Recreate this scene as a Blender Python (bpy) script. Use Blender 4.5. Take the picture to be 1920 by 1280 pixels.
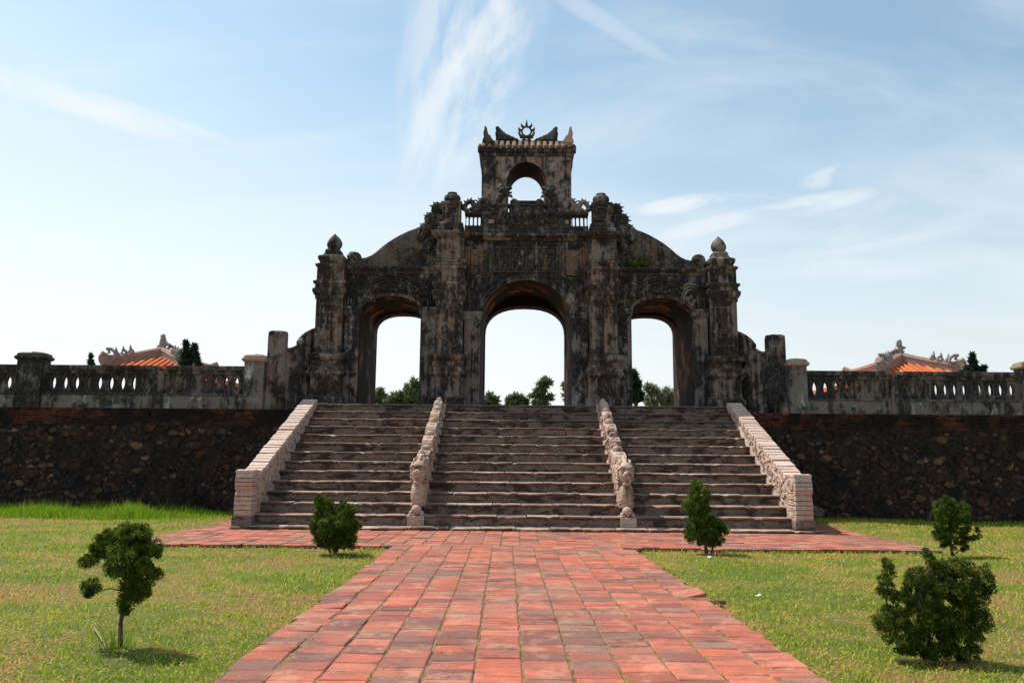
import bpy, math, random
import numpy as np
from mathutils import Vector, Matrix, noise as mn

for o in list(bpy.data.objects):
    bpy.data.objects.remove(o, do_unlink=True)
SC = bpy.context.scene
COL = SC.collection
rnd = random.Random(11)
R = math.radians

# ------------------------------------------------------------------ camera
cam = bpy.data.cameras.new('camera')
cam.sensor_width = 36.0
cam.lens = 36.0 * 1500 / 1920
cam.clip_start = 0.1
cam.clip_end = 6000
camo = bpy.data.objects.new('camera', cam)
COL.objects.link(camo)
SC.camera = camo
YAW, PITCH, ROLL = R(.27), R(8.5), R(.48)
fw = Vector((-math.sin(YAW) * math.cos(PITCH), math.cos(YAW) * math.cos(PITCH), math.sin(PITCH)))
r0 = Vector((math.cos(YAW), math.sin(YAW), 0)); u0 = r0.cross(fw)
r2 = r0 * math.cos(ROLL) + u0 * math.sin(ROLL); u2 = -r0 * math.sin(ROLL) + u0 * math.cos(ROLL)
m = Matrix((r2, u2, -fw)).transposed().to_4x4()
m.translation = Vector((0, 0, 1.6))
camo.matrix_world = m

# ------------------------------------------------------------------ world and sun
SUN = Vector((-.46, .28, .84)).normalized()
SUN_EL = math.asin(SUN.z); SUN_AZ = math.atan2(SUN.x, SUN.y)     # azimuth clockwise from +Y
SKY_STRENGTH = 0.118
wd = bpy.data.worlds.new('World'); SC.world = wd; wd.use_nodes = True


class NT:
    """small helper to write node trees"""
    def __init__(s, tree):
        s.t = tree; tree.nodes.clear()
    def n(s, kind, _props=None, **ins):
        nd = s.t.nodes.new(kind)
        for k, v in (_props or {}).items():
            setattr(nd, k, v)
        for k, v in ins.items():
            key = k
            if k[0] == 'i' and k[1:].isdigit(): key = int(k[1:])
            else: key = k.replace('_', ' ')
            if isinstance(v, bpy.types.NodeSocket): s.t.links.new(v, nd.inputs[key])
            else: nd.inputs[key].default_value = v
        return nd
    def math(s, op, a, b=0.0, c=0.0, clamp=False):
        return s.n('ShaderNodeMath', {'operation': op, 'use_clamp': clamp}, i0=a, i1=b, i2=c).outputs[0]
    def ss(s, x, a, b, lo=0.0, hi=1.0):
        nd = s.n('ShaderNodeMapRange', {'interpolation_type': 'SMOOTHSTEP'})
        for k, v in ((0, x), (1, a), (2, b), (3, lo), (4, hi)):
            if isinstance(v, bpy.types.NodeSocket): s.t.links.new(v, nd.inputs[k])
            else: nd.inputs[k].default_value = v
        return nd.outputs[0]
    def mix(s, f, a, b, mode='MIX'):
        nd = s.t.nodes.new('ShaderNodeMix'); nd.data_type = 'RGBA'; nd.blend_type = mode
        for i, v in ((0, f), (6, a), (7, b)):
            if isinstance(v, bpy.types.NodeSocket): s.t.links.new(v, nd.inputs[i])
            else: nd.inputs[i].default_value = v if i == 0 else (*v[:3], 1)
        return nd.outputs[2]
    def noise(s, vec, scale, detail=4, rough=.55, dist=0.0):
        return s.n('ShaderNodeTexNoise', None, Vector=vec, Scale=scale, Detail=detail, Roughness=rough, Distortion=dist).outputs['Fac']
    def mapv(s, vec, scale=(1, 1, 1), rot=(0, 0, 0), loc=(0, 0, 0)):
        return s.n('ShaderNodeMapping', None, Vector=vec, Scale=scale, Rotation=rot, Location=loc).outputs[0]
    def ramp(s, f, stops):
        nd = s.n('ShaderNodeValToRGB', None, Fac=f)
        e = nd.color_ramp.elements
        while len(e) < len(stops): e.new(.5)
        for x, (p, c) in zip(e, stops):
            x.position = p; x.color = (*c, 1)
        return nd.outputs[0]


w = NT(wd.node_tree)
sky = w.n('ShaderNodeTexSky', {'sky_type': 'NISHITA', 'sun_disc': False, 'sun_elevation': SUN_EL, 'sun_rotation': SUN_AZ,
                               'air_density': 1.0, 'dust_density': 1.0, 'ozone_density': 1.2, 'altitude': 0})
tc = w.n('ShaderNodeTexCoord').outputs['Generated']
sx = w.n('ShaderNodeSeparateXYZ', None, Vector=tc)
dx, dy, dz = sx.outputs
# plane-projected coordinates for thin high cloud
den = w.math('ADD', w.math('MAXIMUM', dz, 0.0), .22)
cp = w.n('ShaderNodeCombineXYZ', None, X=w.math('DIVIDE', dx, den), Y=w.math('DIVIDE', dy, den)).outputs[0]
c1 = w.noise(w.mapv(cp, (1.0, 2.6, 1), (0, 0, R(28))), .75, 7, .58, .7)
c2 = w.noise(w.mapv(cp, (.8, 3.2, 1), (0, 0, R(-20)), (4, 2, 0)), 1.7, 8, .62, .4)
veil = w.ss(c1, .40, .80, 0, .75)
wisp = w.ss(c2, .50, .82, 0, .55)
cov = w.math('MAXIMUM', veil, wisp)


def patch(axis_dir, along, across, la, lc, amt, nscale, stretch):
    """a cloud patch round one sky direction, broken up by stretched noise"""
    d = Vector(axis_dir).normalized()
    a = Vector(along); a = (a - d * a.dot(d)).normalized(); c = d.cross(a)
    dv = w.n('ShaderNodeVectorMath', {'operation': 'SUBTRACT'}, i0=tc, i1=tuple(d)).outputs[0]
    pa = w.n('ShaderNodeVectorMath', {'operation': 'DOT_PRODUCT'}, i0=dv, i1=tuple(a)).outputs['Value']
    pc = w.n('ShaderNodeVectorMath', {'operation': 'DOT_PRODUCT'}, i0=dv, i1=tuple(c)).outputs['Value']
    q = w.n('ShaderNodeCombineXYZ', None, X=w.math('MULTIPLY', pa, 1.0 / stretch), Y=pc, Z=d.x * 7).outputs[0]
    nz = w.noise(q, nscale, 8, .62, .5)
    r = w.math('ADD', w.math('POWER', w.math('DIVIDE', w.math('ABSOLUTE', pa), la), 2.0),
               w.math('POWER', w.math('DIVIDE', w.math('ABSOLUTE', pc), lc), 2.0))
    fall = w.ss(r, 0, 1.6, 1, 0)
    v = w.math('MULTIPLY', w.math('POWER', fall, .8), w.ss(nz, .36, .60, .0, amt))
    return v


def sdir(px, py):
    return fw + r2 * ((px - 960) / 1500) - u2 * ((py - 640) / 1500)


def sax(p, q):
    return sdir(*q) - sdir(*p)


for (c, a, b, la, lc, amt, ns, st) in (
        ((880, 110), (830, 250), (910, 0), .17, .070, 1.0, 9, 2.6),
        ((840, 60), (800, 250), (830, 0), .20, .05, .6, 12, 3),
        ((190, 205), (0, 145), (350, 255), .17, .016, 1.0, 10, 6),
        ((1270, 384), (1190, 398), (1340, 376), .055, .010, 1.0, 22, 2.6),
        ((1500, 390), (1390, 410), (1600, 366), .085, .013, .95, 20, 4),
        ((1640, 415), (1380, 450), (1850, 360), .17, .034, .75, 12, 5),
        ((1560, 330), (1500, 350), (1590, 325), .035, .012, .7, 26, 2),
        ((1320, 425), (1220, 445), (1380, 405), .07, .012, .8, 20, 4),
        ((1650, 490), (1390, 500), (1900, 470), .22, .022, .6, 12, 6),
        ((1150, 50), (1090, 0), (1260, 100), .10, .012, .4, 14, 5)):
    cov = w.math('MAXIMUM', cov, patch(sdir(*c), sax(a, b), None, la, lc, amt, ns, st))
# milky haze towards the horizon, deeper towards the sun's side
side = w.ss(dx, -.6, .6, .56, .42)
hz = w.ss(dz, 0.02, side, 1, 0)
hz = w.math('MULTIPLY', w.math('POWER', hz, 1.05), .97)
skyc = w.mix(1.0, sky.outputs[0], (1.16, 1.32, 1.17), 'MULTIPLY')
CW = (6.5, 6.75, 6.8)
CWS = w.mix(w.ss(dx, -.2, .55), (7.0, 7.05, 7.05), (5.7, 6.0, 6.1))
base = w.mix(hz, w.mix(.10, skyc, CW), CWS)
base = w.mix(w.math('MULTIPLY', cov, .76), base, CW)
bg = w.n('ShaderNodeBackground', None, Color=base, Strength=SKY_STRENGTH)
w.n('ShaderNodeOutputWorld', None, Surface=bg.outputs[0])
wd.cycles.sampling_method = 'MANUAL'; wd.cycles.sample_map_resolution = 1024

sl = bpy.data.lights.new('sun', 'SUN'); sl.energy = 5.0; sl.angle = R(.53); sl.color = (1.0, .93, .83)
so = bpy.data.objects.new('sun', sl); COL.objects.link(so)
so.rotation_euler = SUN.to_track_quat('Z', 'Y').to_euler(); so.location = (-20, 20, 40)

SC.view_settings.view_transform = 'Standard'
SC.view_settings.look = 'None'
SC.view_settings.gamma = 1.0
SC.view_settings.use_curve_mapping = False
SC.view_settings.exposure = 0.30

# ------------------------------------------------------------------ object helpers
WPOS = {}


def put(name, data, parent, loc):
    o = bpy.data.objects.new(name, data); COL.objects.link(o)
    loc = Vector(loc)
    if parent is not None:
        o.parent = parent; o.location = loc - WPOS[parent.name]
    else:
        o.location = loc
    WPOS[o.name] = loc
    return o


def tag(o, label=None, cat=None, group=None, kind=None):
    if label: o['label'] = label
    if cat: o['category'] = cat
    if group: o['group'] = group
    if kind: o['kind'] = kind
    return o


def thing(name, loc, label, cat, group=None):
    return tag(put(name, None, None, loc), label, cat, group)


class M:
    def __init__(s): s.v = []; s.f = []; s.t = []
    def add(s, vs, fs, tint=0.0):
        k = len(s.v); s.v += [tuple(p) for p in vs]; s.f += [tuple(i + k for i in f) for f in fs]; s.t += [tint] * len(fs); return s
    def box(s, x0, x1, y0, y1, z0, z1, tint=0.0, jit=0.0):
        vs = [(x, y, z) for z in (z0, z1) for y in (y0, y1) for x in (x0, x1)]
        if jit: vs = [tuple(c + rnd.uniform(-jit, jit) for c in p) for p in vs]
        return s.add(vs, [(0, 2, 3, 1), (4, 5, 7, 6), (0, 1, 5, 4), (2, 6, 7, 3), (0, 4, 6, 2), (1, 3, 7, 5)], tint)
    def prism(s, poly, a0, a1, axis='y', tint=0.0):
        """polygon in (x,z) swept along y, or in (y,z) swept along x"""
        n = len(poly)
        area = sum(poly[i][0] * poly[(i + 1) % n][1] - poly[(i + 1) % n][0] * poly[i][1] for i in range(n))
        if area < 0: poly = poly[::-1]
        if axis == 'y':
            vs = [(p, a0, q) for p, q in poly] + [(p, a1, q) for p, q in poly]
            fs = [tuple(range(n)), tuple(range(2 * n - 1, n - 1, -1))] + [(i, n + i, n + (i + 1) % n, (i + 1) % n) for i in range(n)]
        else:
            vs = [(a0, p, q) for p, q in poly] + [(a1, p, q) for p, q in poly]
            fs = [tuple(range(n))[::-1], tuple(range(n, 2 * n))] + [(i, (i + 1) % n, n + (i + 1) % n, n + i) for i in range(n)]
        return s.add(vs, fs, tint)
    def stack(s, cx, cy, hx, hy, prof, tint=0.0):
        """square moulded shaft: profile of (offset, z)"""
        vs = []; fs = []
        for o, z in prof:
            vs += [(cx - hx - o, cy - hy - o, z), (cx + hx + o, cy - hy - o, z), (cx + hx + o, cy + hy + o, z), (cx - hx - o, cy + hy + o, z)]
        for k in range(len(prof) - 1):
            for i in range(4):
                a = 4 * k + i; b = 4 * k + (i + 1) % 4
                fs.append((a, b, b + 4, a + 4))
        fs.append((3, 2, 1, 0)); e = 4 * (len(prof) - 1); fs.append((e, e + 1, e + 2, e + 3))
        return s.add(vs, fs, tint)
    def lathe(s, cx, cy, prof, n=14, lobes=0, amp=0.0):
        vs = []; fs = []
        for r, z in prof:
            for i in range(n):
                a = 2 * math.pi * i / n; rr = r * (1 + amp * (math.cos(a * lobes) if lobes else 0))
                vs.append((cx + rr * math.cos(a), cy + rr * math.sin(a), z))
        for k in range(len(prof) - 1):
            for i in range(n):
                a = n * k + i; b = n * k + (i + 1) % n
                fs.append((a, b, b + n, a + n))
        fs.append(tuple(range(n))[::-1]); e = n * (len(prof) - 1); fs.append(tuple(range(e, e + n)))
        return s.add(vs, fs)
    def tube(s, pts, rad, n=7, tint=0.0, flat=1.0):
        pts = [Vector(p) for p in pts]
        if not isinstance(rad, (list, tuple)): rad = [rad] * len(pts)
        vs = []; fs = []
        for k, p in enumerate(pts):
            d = (pts[min(k + 1, len(pts) - 1)] - pts[max(k - 1, 0)]).normalized()
            a = d.cross(Vector((0, 1, 0)))
            if a.length < .1: a = d.cross(Vector((1, 0, 0)))
            a.normalize(); b = d.cross(a)
            for i in range(n):
                t = 2 * math.pi * i / n
                vs.append(p + (a * math.cos(t) + b * math.sin(t) * flat) * rad[k])
        for k in range(len(pts) - 1):
            for i in range(n):
                q = n * k + i; e = n * k + (i + 1) % n
                fs.append((q, q + n, e + n, e))
        fs.append(tuple(range(n))); e = n * (len(pts) - 1); fs.append(tuple(range(e, e + n))[::-1])
        return s.add(vs, fs, tint)
    def cone(s, p, q, r, n=5, flat=1.0): return s.tube([p, (Vector(p) + Vector(q)) / 2, q], [r, r * .6, r * .06], n, 0.0, flat)
    def blob(s, c, r, nu=9, nv=6, rough=.12, seed=0):
        vs = []; fs = []; c = Vector(c)
        for j in range(nv + 1):
            t = math.pi * j / nv
            for i in range(nu):
                a = 2 * math.pi * i / nu
                d = Vector((math.sin(t) * math.cos(a), math.sin(t) * math.sin(a), math.cos(t)))
                k = 1 + rough * mn.noise(d * 2.2 + Vector((seed, seed * .7, 0)))
                vs.append((c.x + d.x * r[0] * k, c.y + d.y * r[1] * k, c.z + d.z * r[2] * k))
        for j in range(nv):
            for i in range(nu):
                a = nu * j + i; b = nu * j + (i + 1) % nu
                fs.append((a, a + nu, b + nu, b))
        return s.add(vs, fs)
    def mesh(s, name, mat, off=(0, 0, 0), smooth=False):
        me = bpy.data.meshes.new(name)
        ox, oy, oz = off
        me.from_pydata([(x - ox, y - oy, z - oz) for x, y, z in s.v], [], s.f)
        if any(s.t):
            at = me.attributes.new('tint', 'FLOAT', 'FACE'); at.data.foreach_set('value', s.t)
        me.materials.append(mat)
        if smooth: me.polygons.foreach_set('use_smooth', [True] * len(me.polygons))
        me.update()
        return me
    def build(s, name, mat, parent=None, loc=None, bevel=0.0, smooth=False):
        if loc is None: loc = WPOS[parent.name] if parent is not None else (0, 0, 0)
        o = put(name, s.mesh(name, mat, loc, smooth), parent, loc)
        if bevel:
            b = o.modifiers.new('bevel', 'BEVEL'); b.width = bevel; b.segments = 2; b.limit_method = 'ANGLE'; b.angle_limit = R(35)
        return o


def inst(name, me, parent, loc, rot=(0, 0, 0), sc=(1, 1, 1)):
    o = put(name, me, parent, loc); o.rotation_euler = rot; o.scale = sc
    return o


def npmesh(name, verts, faces, mat, tint=None, flat=True):
    """fast mesh from numpy triangles"""
    me = bpy.data.meshes.new(name)
    nv, nf = len(verts), len(faces)
    me.vertices.add(nv); me.vertices.foreach_set('co', verts.astype(np.float32).ravel())
    me.loops.add(nf * 3); me.loops.foreach_set('vertex_index', faces.astype(np.int32).ravel())
    me.polygons.add(nf); me.polygons.foreach_set('loop_start', np.arange(0, nf * 3, 3, dtype=np.int32))
    me.update(calc_edges=True)
    if tint is not None:
        at = me.attributes.new('tint', 'FLOAT', 'FACE'); at.data.foreach_set('value', tint.astype(np.float32))
    me.materials.append(mat)
    return me


# ------------------------------------------------------------------ materials
def mat(name, rough=.9, spec=.25):
    m = bpy.data.materials.new(name); m.use_nodes = True
    t = NT(m.node_tree)
    p = t.n('ShaderNodeBsdfPrincipled', None, Roughness=rough)
    p.inputs['Specular IOR Level'].default_value = spec
    t.n('ShaderNodeOutputMaterial', None, Surface=p.outputs[0])
    t.p = p; t.m = m
    t.pos = t.n('ShaderNodeNewGeometry').outputs['Position']
    return t


def fin(t, color, bump=None, strength=.5, dist=.02):
    t.t.links.new(color, t.p.inputs['Base Color'])
    if bump is not None:
        b = t.n('ShaderNodeBump', None, Strength=strength, Distance=dist, Height=bump)
        t.t.links.new(b.outputs[0], t.p.inputs['Normal'])
    return t.m


def tintval(t):
    a = t.n('ShaderNodeAttribute', {'attribute_name': 'tint'}).outputs['Fac']
    r = t.n('ShaderNodeObjectInfo').outputs['Random']
    return t.math('FRACT', t.math('ADD', a, r))


def plaster(name, light, warm, dark, mould=.5, warm_amt=.5, speck=.5, shift=(0, 0, 0), white=(.42, .38, .34), white_amt=.3):
    """old lime plaster: black mould, warm ochre where the coat has gone, pale lichen specks, rain streaks"""
    t = mat(name)
    p = t.mapv(t.pos, loc=shift)
    big = t.noise(p, .55, 9, .66, .5)
    mid = t.noise(p, 2.1, 9, .68, .4)
    fine = t.noise(p, 15, 6, .72)
    strk = t.noise(t.mapv(p, (3.4, 3.4, .17)), 1.7, 9, .68, .15)
    nrm = t.n('ShaderNodeNewGeometry').outputs['Normal']
    bv = t.n('ShaderNodeBevel', {'samples': 4}, Radius=.045).outputs[0]
    edge = t.math('SUBTRACT', 1.0, t.n('ShaderNodeVectorMath', {'operation': 'DOT_PRODUCT'}, i0=nrm, i1=bv).outputs['Value'])
    edge = t.math('MULTIPLY', t.ss(edge, .02, .22), t.ss(fine, .40, .56))
    c = t.mix(t.ss(mid, .46, .56), light, warm)
    c = t.mix(t.ss(fine, .38, .66, .0, .6), c, tuple(x * .45 for x in light))
    w2 = t.math('ADD', t.math('MULTIPLY', t.noise(t.mapv(p, (1, 1, .55), loc=(5, 5, 5)), 2.0, 10, .76, .0), .75), t.math('MULTIPLY', strk, .25))
    wm = t.math('MULTIPLY', t.ss(w2, .525, .64, 0, white_amt), t.ss(fine, .36, .56, .15, 1))
    s = t.math('ADD', t.math('MULTIPLY', big, .38), t.math('ADD', t.math('MULTIPLY', strk, .42), t.math('MULTIPLY', mid, .32)))
    lo = .78 - mould * .40
    mk = t.ss(s, lo, lo + .07)
    mk = t.math('MULTIPLY', mk, t.ss(fine, .24, .46, .60, 1.0))
    dk = t.mix(t.ss(t.noise(p, 7, 6, .72), .42, .62), dark, tuple(x * 3.2 + .010 for x in dark))
    c = t.mix(t.math('MULTIPLY', mk, .97), c, dk)
    c = t.mix(wm, c, white)
    c = t.mix(t.math('MULTIPLY', edge, .55), c, tuple(min(.5, x * 1.35 + .05) for x in light))
    # lichen specks of several sizes
    for sc_, lo_, r_ in ((5.0, .50, .16), (11.0, .47, .20)):
        vo = t.n('ShaderNodeTexVoronoi', {'feature': 'F1'}, Vector=t.n('ShaderNodeVectorMath', {'operation': 'ADD'}, i0=p, i1=t.mapv(t.n('ShaderNodeTexNoise', None, Vector=p, Scale=14.0).outputs['Color'], (.10, .10, .10))).outputs[0], Scale=sc_, Randomness=1.0)
        sp = t.math('MULTIPLY', t.ss(vo.outputs['Distance'], r_ * .55, r_, 1, 0), t.ss(t.noise(p, 1.7 + sc_ * .1, 5), lo_, lo_ + .10))
        c = t.mix(t.math('MULTIPLY', sp, speck * .8), c, (.36, .34, .31))
    bump = t.math('ADD', t.math('MULTIPLY', mid, .6), t.math('MULTIPLY', fine, .5))
    return fin(t, c, bump, .85, .045)


M_gate = plaster('gate plaster', (.165, .142, .132), (.18, .105, .062), (.0075, .0068, .0075), .77, .5, .65, (0, 0, 0), (.40, .37, .355), .75)
M_gate_warm = plaster('gate plaster worn to ochre', (.17, .115, .08), (.27, .155, .08), (.009, .0085, .009), .68, .6, .5, (3, 1, 7), (.36, .27, .19), .6)
M_pier = plaster('pier plaster', (.215, .168, .145), (.29, .145, .080), (.0075, .0068, .007), .71, .5, .7, (9, 2, 3), (.44, .385, .355), .7)
M_carve = plaster('carved stucco', (.24, .205, .175), (.24, .165, .11), (.008, .0075, .0075), .70, .4, .8, (1, 8, 2))
M_tower = plaster('tower plaster', (.31, .235, .20), (.34, .19, .14), (.010, .009, .010), .64, .5, .4, (2, 5, 9), (.50, .46, .44), .8)
M_pilaster = plaster('pilaster plaster', (.19, .162, .15), (.20, .13, .095), (.0075, .007, .008), .68, .4, .7, (12, 4, 6), (.42, .395, .385), .85)
M_gable = plaster('gable plaster', (.125, .103, .086), (.14, .10, .066), (.010, .009, .009), .66, .3, 1.0, (7, 7, 1))
M_rail = plaster('balustrade plaster', (.17, .138, .127), (.18, .118, .094), (.008, .008, .009), .68, .3, .4, (5, 1, 1), (.40, .38, .37), .5)
M_white = plaster('flaking whitewash', (.18, .160, .15), (.16, .125, .11), (.012, .012, .013), .62, .3, .4, (4, 4, 4), (.55, .53, .51), .95)
M_newel = plaster('stair wall plaster', (.52, .40, .335), (.50, .33, .25), (.06, .043, .036), .36, .3, .3, (6, 3, 8), (.62, .53, .47), .4)
M_dragon = plaster('dragon stucco', (.50, .375, .305), (.47, .31, .22), (.045, .031, .024), .52, .3, .35, (1, 3, 5), (.54, .44, .38), .3)
M_wing = plaster('wing wall plaster', (.24, .195, .175), (.26, .165, .125), (.009, .0085, .009), .68, .5, .45, (8, 6, 2))


def vault_mat():
    t = mat('ochre vault')
    n = t.noise(t.pos, 1.3, 8, .6, .4); f = t.noise(t.pos, 9, 5, .7)
    c = t.mix(t.ss(f, .35, .65), (.34, .12, .045), (.24, .085, .035))
    c = t.mix(t.ss(n, .36, .47, 0, .97), c, (.012, .0075, .0065))
    return fin(t, c, f, .4, .02)


M_vault = vault_mat()


def stone_mat():
    t = mat('rubble stone')
    v = tintval(t)
    c = t.ramp(v, [(0, (.024, .020, .020)), (.30, (.050, .030, .024)), (.50, (.034, .028, .028)), (.62, (.105, .046, .026)),
                   (.74, (.060, .045, .038)), (.86, (.20, .115, .058)), (.94, (.13, .075, .045)), (1.0, (.22, .18, .145))])
    n = t.noise(t.pos, 9, 6, .7); b = t.noise(t.pos, .7, 6, .6); mm = t.noise(t.pos, 3.0, 6, .65)
    c = t.mix(t.ss(n, .3, .7, .0, .8), c, t.mix(1, c, (.28, .26, .26), 'MULTIPLY'))
    c = t.mix(t.ss(t.noise(t.mapv(t.pos, (.6, 1, 1.3), loc=(4, 0, 2)), .9, 7, .65), .50, .62, 0, .6), c, (.085, .030, .017))
    c = t.mix(t.ss(b, .49, .58, 0, .88), c, (.009, .008, .0095))
    c = t.mix(t.ss(mm, .50, .60, 0, .80), c, (.010, .009, .010))
    return fin(t, c, n, .9, .03)


M_stone = stone_mat()


def mortar_mat():
    t = mat('rubble mortar')
    n = t.noise(t.pos, 3, 8, .7); f = t.noise(t.pos, 20, 5, .7)
    c = t.mix(t.ss(n, .42, .62), (.010, .009, .009), (.052, .028, .020))
    c = t.mix(t.ss(f, .5, .7, 0, .6), c, (.03, .027, .026))
    return fin(t, c, t.math('ADD', n, f), 1.0, .06)


M_mortar = mortar_mat()


def brick_mat(name, stops, dirt=.6, dirtc=(.015, .012, .011), ds=1.4):
    t = mat(name)
    c = t.ramp(tintval(t), stops)
    n = t.noise(t.pos, 14, 6, .7); b = t.noise(t.pos, ds, 7, .65, .3)
    c = t.mix(t.ss(n, .3, .72, 0, .55), c, t.mix(1, c, (.45, .42, .42), 'MULTIPLY'))
    c = t.mix(t.ss(b, .40, .54, 0, dirt), c, dirtc)
    return fin(t, c, n, .7, .015)


M_brick = brick_mat('wall brick', [(0, (.085, .024, .015)), (.4, (.12, .034, .020)), (.7, (.05, .022, .017)), (1, (.17, .055, .026))], .97, (.010, .0075, .007), .9)
M_coping = brick_mat('coping brick', [(0, (.58, .44, .37)), (.35, (.66, .53, .46)), (.7, (.54, .38, .31)), (1, (.70, .58, .51))], .22, (.30, .20, .16), 2.5)


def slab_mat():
    """brick-on-edge nosings: worn tops paled as if sunlit, dark red fronts deepened with painted undercut shade"""
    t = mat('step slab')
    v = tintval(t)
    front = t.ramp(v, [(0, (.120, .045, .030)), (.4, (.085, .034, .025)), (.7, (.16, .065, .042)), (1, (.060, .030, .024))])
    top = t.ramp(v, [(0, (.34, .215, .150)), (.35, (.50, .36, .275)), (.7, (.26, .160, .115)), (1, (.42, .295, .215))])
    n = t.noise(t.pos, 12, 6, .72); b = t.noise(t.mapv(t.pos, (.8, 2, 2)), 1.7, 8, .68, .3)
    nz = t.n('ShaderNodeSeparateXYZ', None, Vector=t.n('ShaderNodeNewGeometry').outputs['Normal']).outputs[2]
    c = t.mix(t.ss(t.math('ADD', nz, t.math('MULTIPLY', t.math('SUBTRACT', n, .5), .5)), .35, .75), front, top)  # mix by facing paints sunlit tops and shaded fronts into the colour
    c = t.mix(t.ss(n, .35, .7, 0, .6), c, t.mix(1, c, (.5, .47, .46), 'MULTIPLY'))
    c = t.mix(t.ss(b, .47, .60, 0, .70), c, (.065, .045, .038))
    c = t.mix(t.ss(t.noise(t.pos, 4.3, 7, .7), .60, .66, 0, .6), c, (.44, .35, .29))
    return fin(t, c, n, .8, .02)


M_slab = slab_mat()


def riser_mat():
    t = mat('riser plaster')
    n = t.noise(t.pos, 2.6, 8, .65, .4); f = t.noise(t.pos, 16, 6, .7); s = t.noise(t.mapv(t.pos, (.9, 1, 2.2), loc=(3, 0, 0)), 2.2, 8, .70, .3)
    c = t.mix(t.ss(f, .35, .65), (.20, .155, .128), (.115, .086, .071))
    c = t.mix(t.ss(s, .46, .58, 0, .90), c, (.024, .018, .016))
    c = t.mix(t.ss(n, .55, .68, 0, .55), c, (.21, .175, .15))
    return fin(t, c, t.math('ADD', n, f), .6, .02)


M_riser = riser_mat()


def tile_mat():
    t = mat('terracotta paving', .85, .2)
    v = tintval(t)
    c = t.ramp(v, [(0, (.52, .128, .070)), (.14, (.42, .108, .064)), (.28, (.27, .080, .055)), (.42, (.50, .125, .070)), (.55, (.20, .068, .052)),
                   (.68, (.145, .068, .062)), (.78, (.27, .150, .110)), (.88, (.54, .150, .085)), (1.0, (.32, .090, .058))])
    off = t.n('ShaderNodeCombineXYZ', None, X=t.math('MULTIPLY', v, 37.0), Y=t.math('MULTIPLY', v, 91.0)).outputs[0]
    q = t.n('ShaderNodeVectorMath', {'operation': 'ADD'}, i0=t.pos, i1=off).outputs[0]
    a = t.noise(t.mapv(q, (1.0, 3.4, 1)), 2.0, 7, .66, .3)
    f = t.noise(q, 24, 6, .75); g = t.noise(t.pos, .8, 6, .6, .5)
    c = t.mix(t.ss(a, .43, .66, 0, .80), c, (.175, .090, .075))
    c = t.mix(t.ss(g, .48, .66, 0, .55), c, (.21, .135, .108))
    c = t.mix(t.ss(f, .30, .62, .40, 0), c, (.16, .07, .05))
    sp = t.noise(t.pos, 70, 2, .5)
    c = t.mix(t.ss(sp, .64, .70, 0, .5), c, (.46, .30, .21))
    c = t.mix(t.ss(t.noise(t.pos, 2.2, 8, .75), .50, .64, 0, .50), c, (.48, .25, .165))
    c = t.mix(t.ss(t.noise(t.mapv(t.pos, loc=(7, 3, 1)), 1.5, 9, .74), .53, .64, 0, .65), c, (.11, .060, .048))
    return fin(t, c, t.math('ADD', f, t.math('MULTIPLY', a, .7)), .45, .012)


M_tile = tile_mat()


def grout_mat():
    t = mat('sandy joint')
    n = t.noise(t.pos, 5, 7, .7); f = t.noise(t.pos, 60, 4, .7)
    c = t.mix(t.ss(n, .4, .62), (.27, .175, .10), (.13, .080, .050))
    c = t.mix(t.ss(f, .35, .7), c, t.mix(1, c, (.55, .55, .5), 'MULTIPLY'))
    return fin(t, c, f, .8, .01)


M_grout = grout_mat()


def lawn_cols(t):
    a = t.noise(t.mapv(t.pos, (.75, 1, 1)), .62, 7, .66, .6); b = t.noise(t.pos, 3.2, 7, .70, .4)
    s = t.math('ADD', t.math('MULTIPLY', a, .6), t.math('MULTIPLY', b, .4))
    return s


def soil_mat():
    t = mat('lawn soil')
    s = lawn_cols(t); f = t.noise(t.pos, 35, 6, .75)
    c = t.ramp(s, [(.40, (.12, .165, .018)), (.49, (.19, .20, .030)), (.56, (.30, .21, .070)), (.64, (.28, .145, .065))])
    c = t.mix(t.ss(f, .36, .66, .75, 0), c, (.040, .036, .014))
    return fin(t, c, f, 1.0, .03)


M_soil = soil_mat()


def leafy(name, ramp_stops, trans=.35, patchy=None, tip=None, rough=.6):
    m = bpy.data.materials.new(name); m.use_nodes = True
    t = NT(m.node_tree); t.pos = t.n('ShaderNodeNewGeometry').outputs['Position']
    v = t.n('ShaderNodeAttribute', {'attribute_name': 'tint'}).outputs['Fac']
    if patchy:
        s = lawn_cols(t)
        v = t.math('ADD', t.math('MULTIPLY', v, .50), t.ss(s, .44, .60, 0, .60))
    c = t.ramp(v, ramp_stops)
    d = t.n('ShaderNodeBsdfPrincipled', None, Base_Color=c, Roughness=rough)
    d.inputs['Specular IOR Level'].default_value = .2
    tr = t.n('ShaderNodeBsdfTranslucent', None, Color=c)
    mx = t.n('ShaderNodeMixShader', None, Fac=trans, i1=d.outputs[0], i2=tr.outputs[0])
    t.n('ShaderNodeOutputMaterial', None, Surface=mx.outputs[0])
    return m


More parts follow.
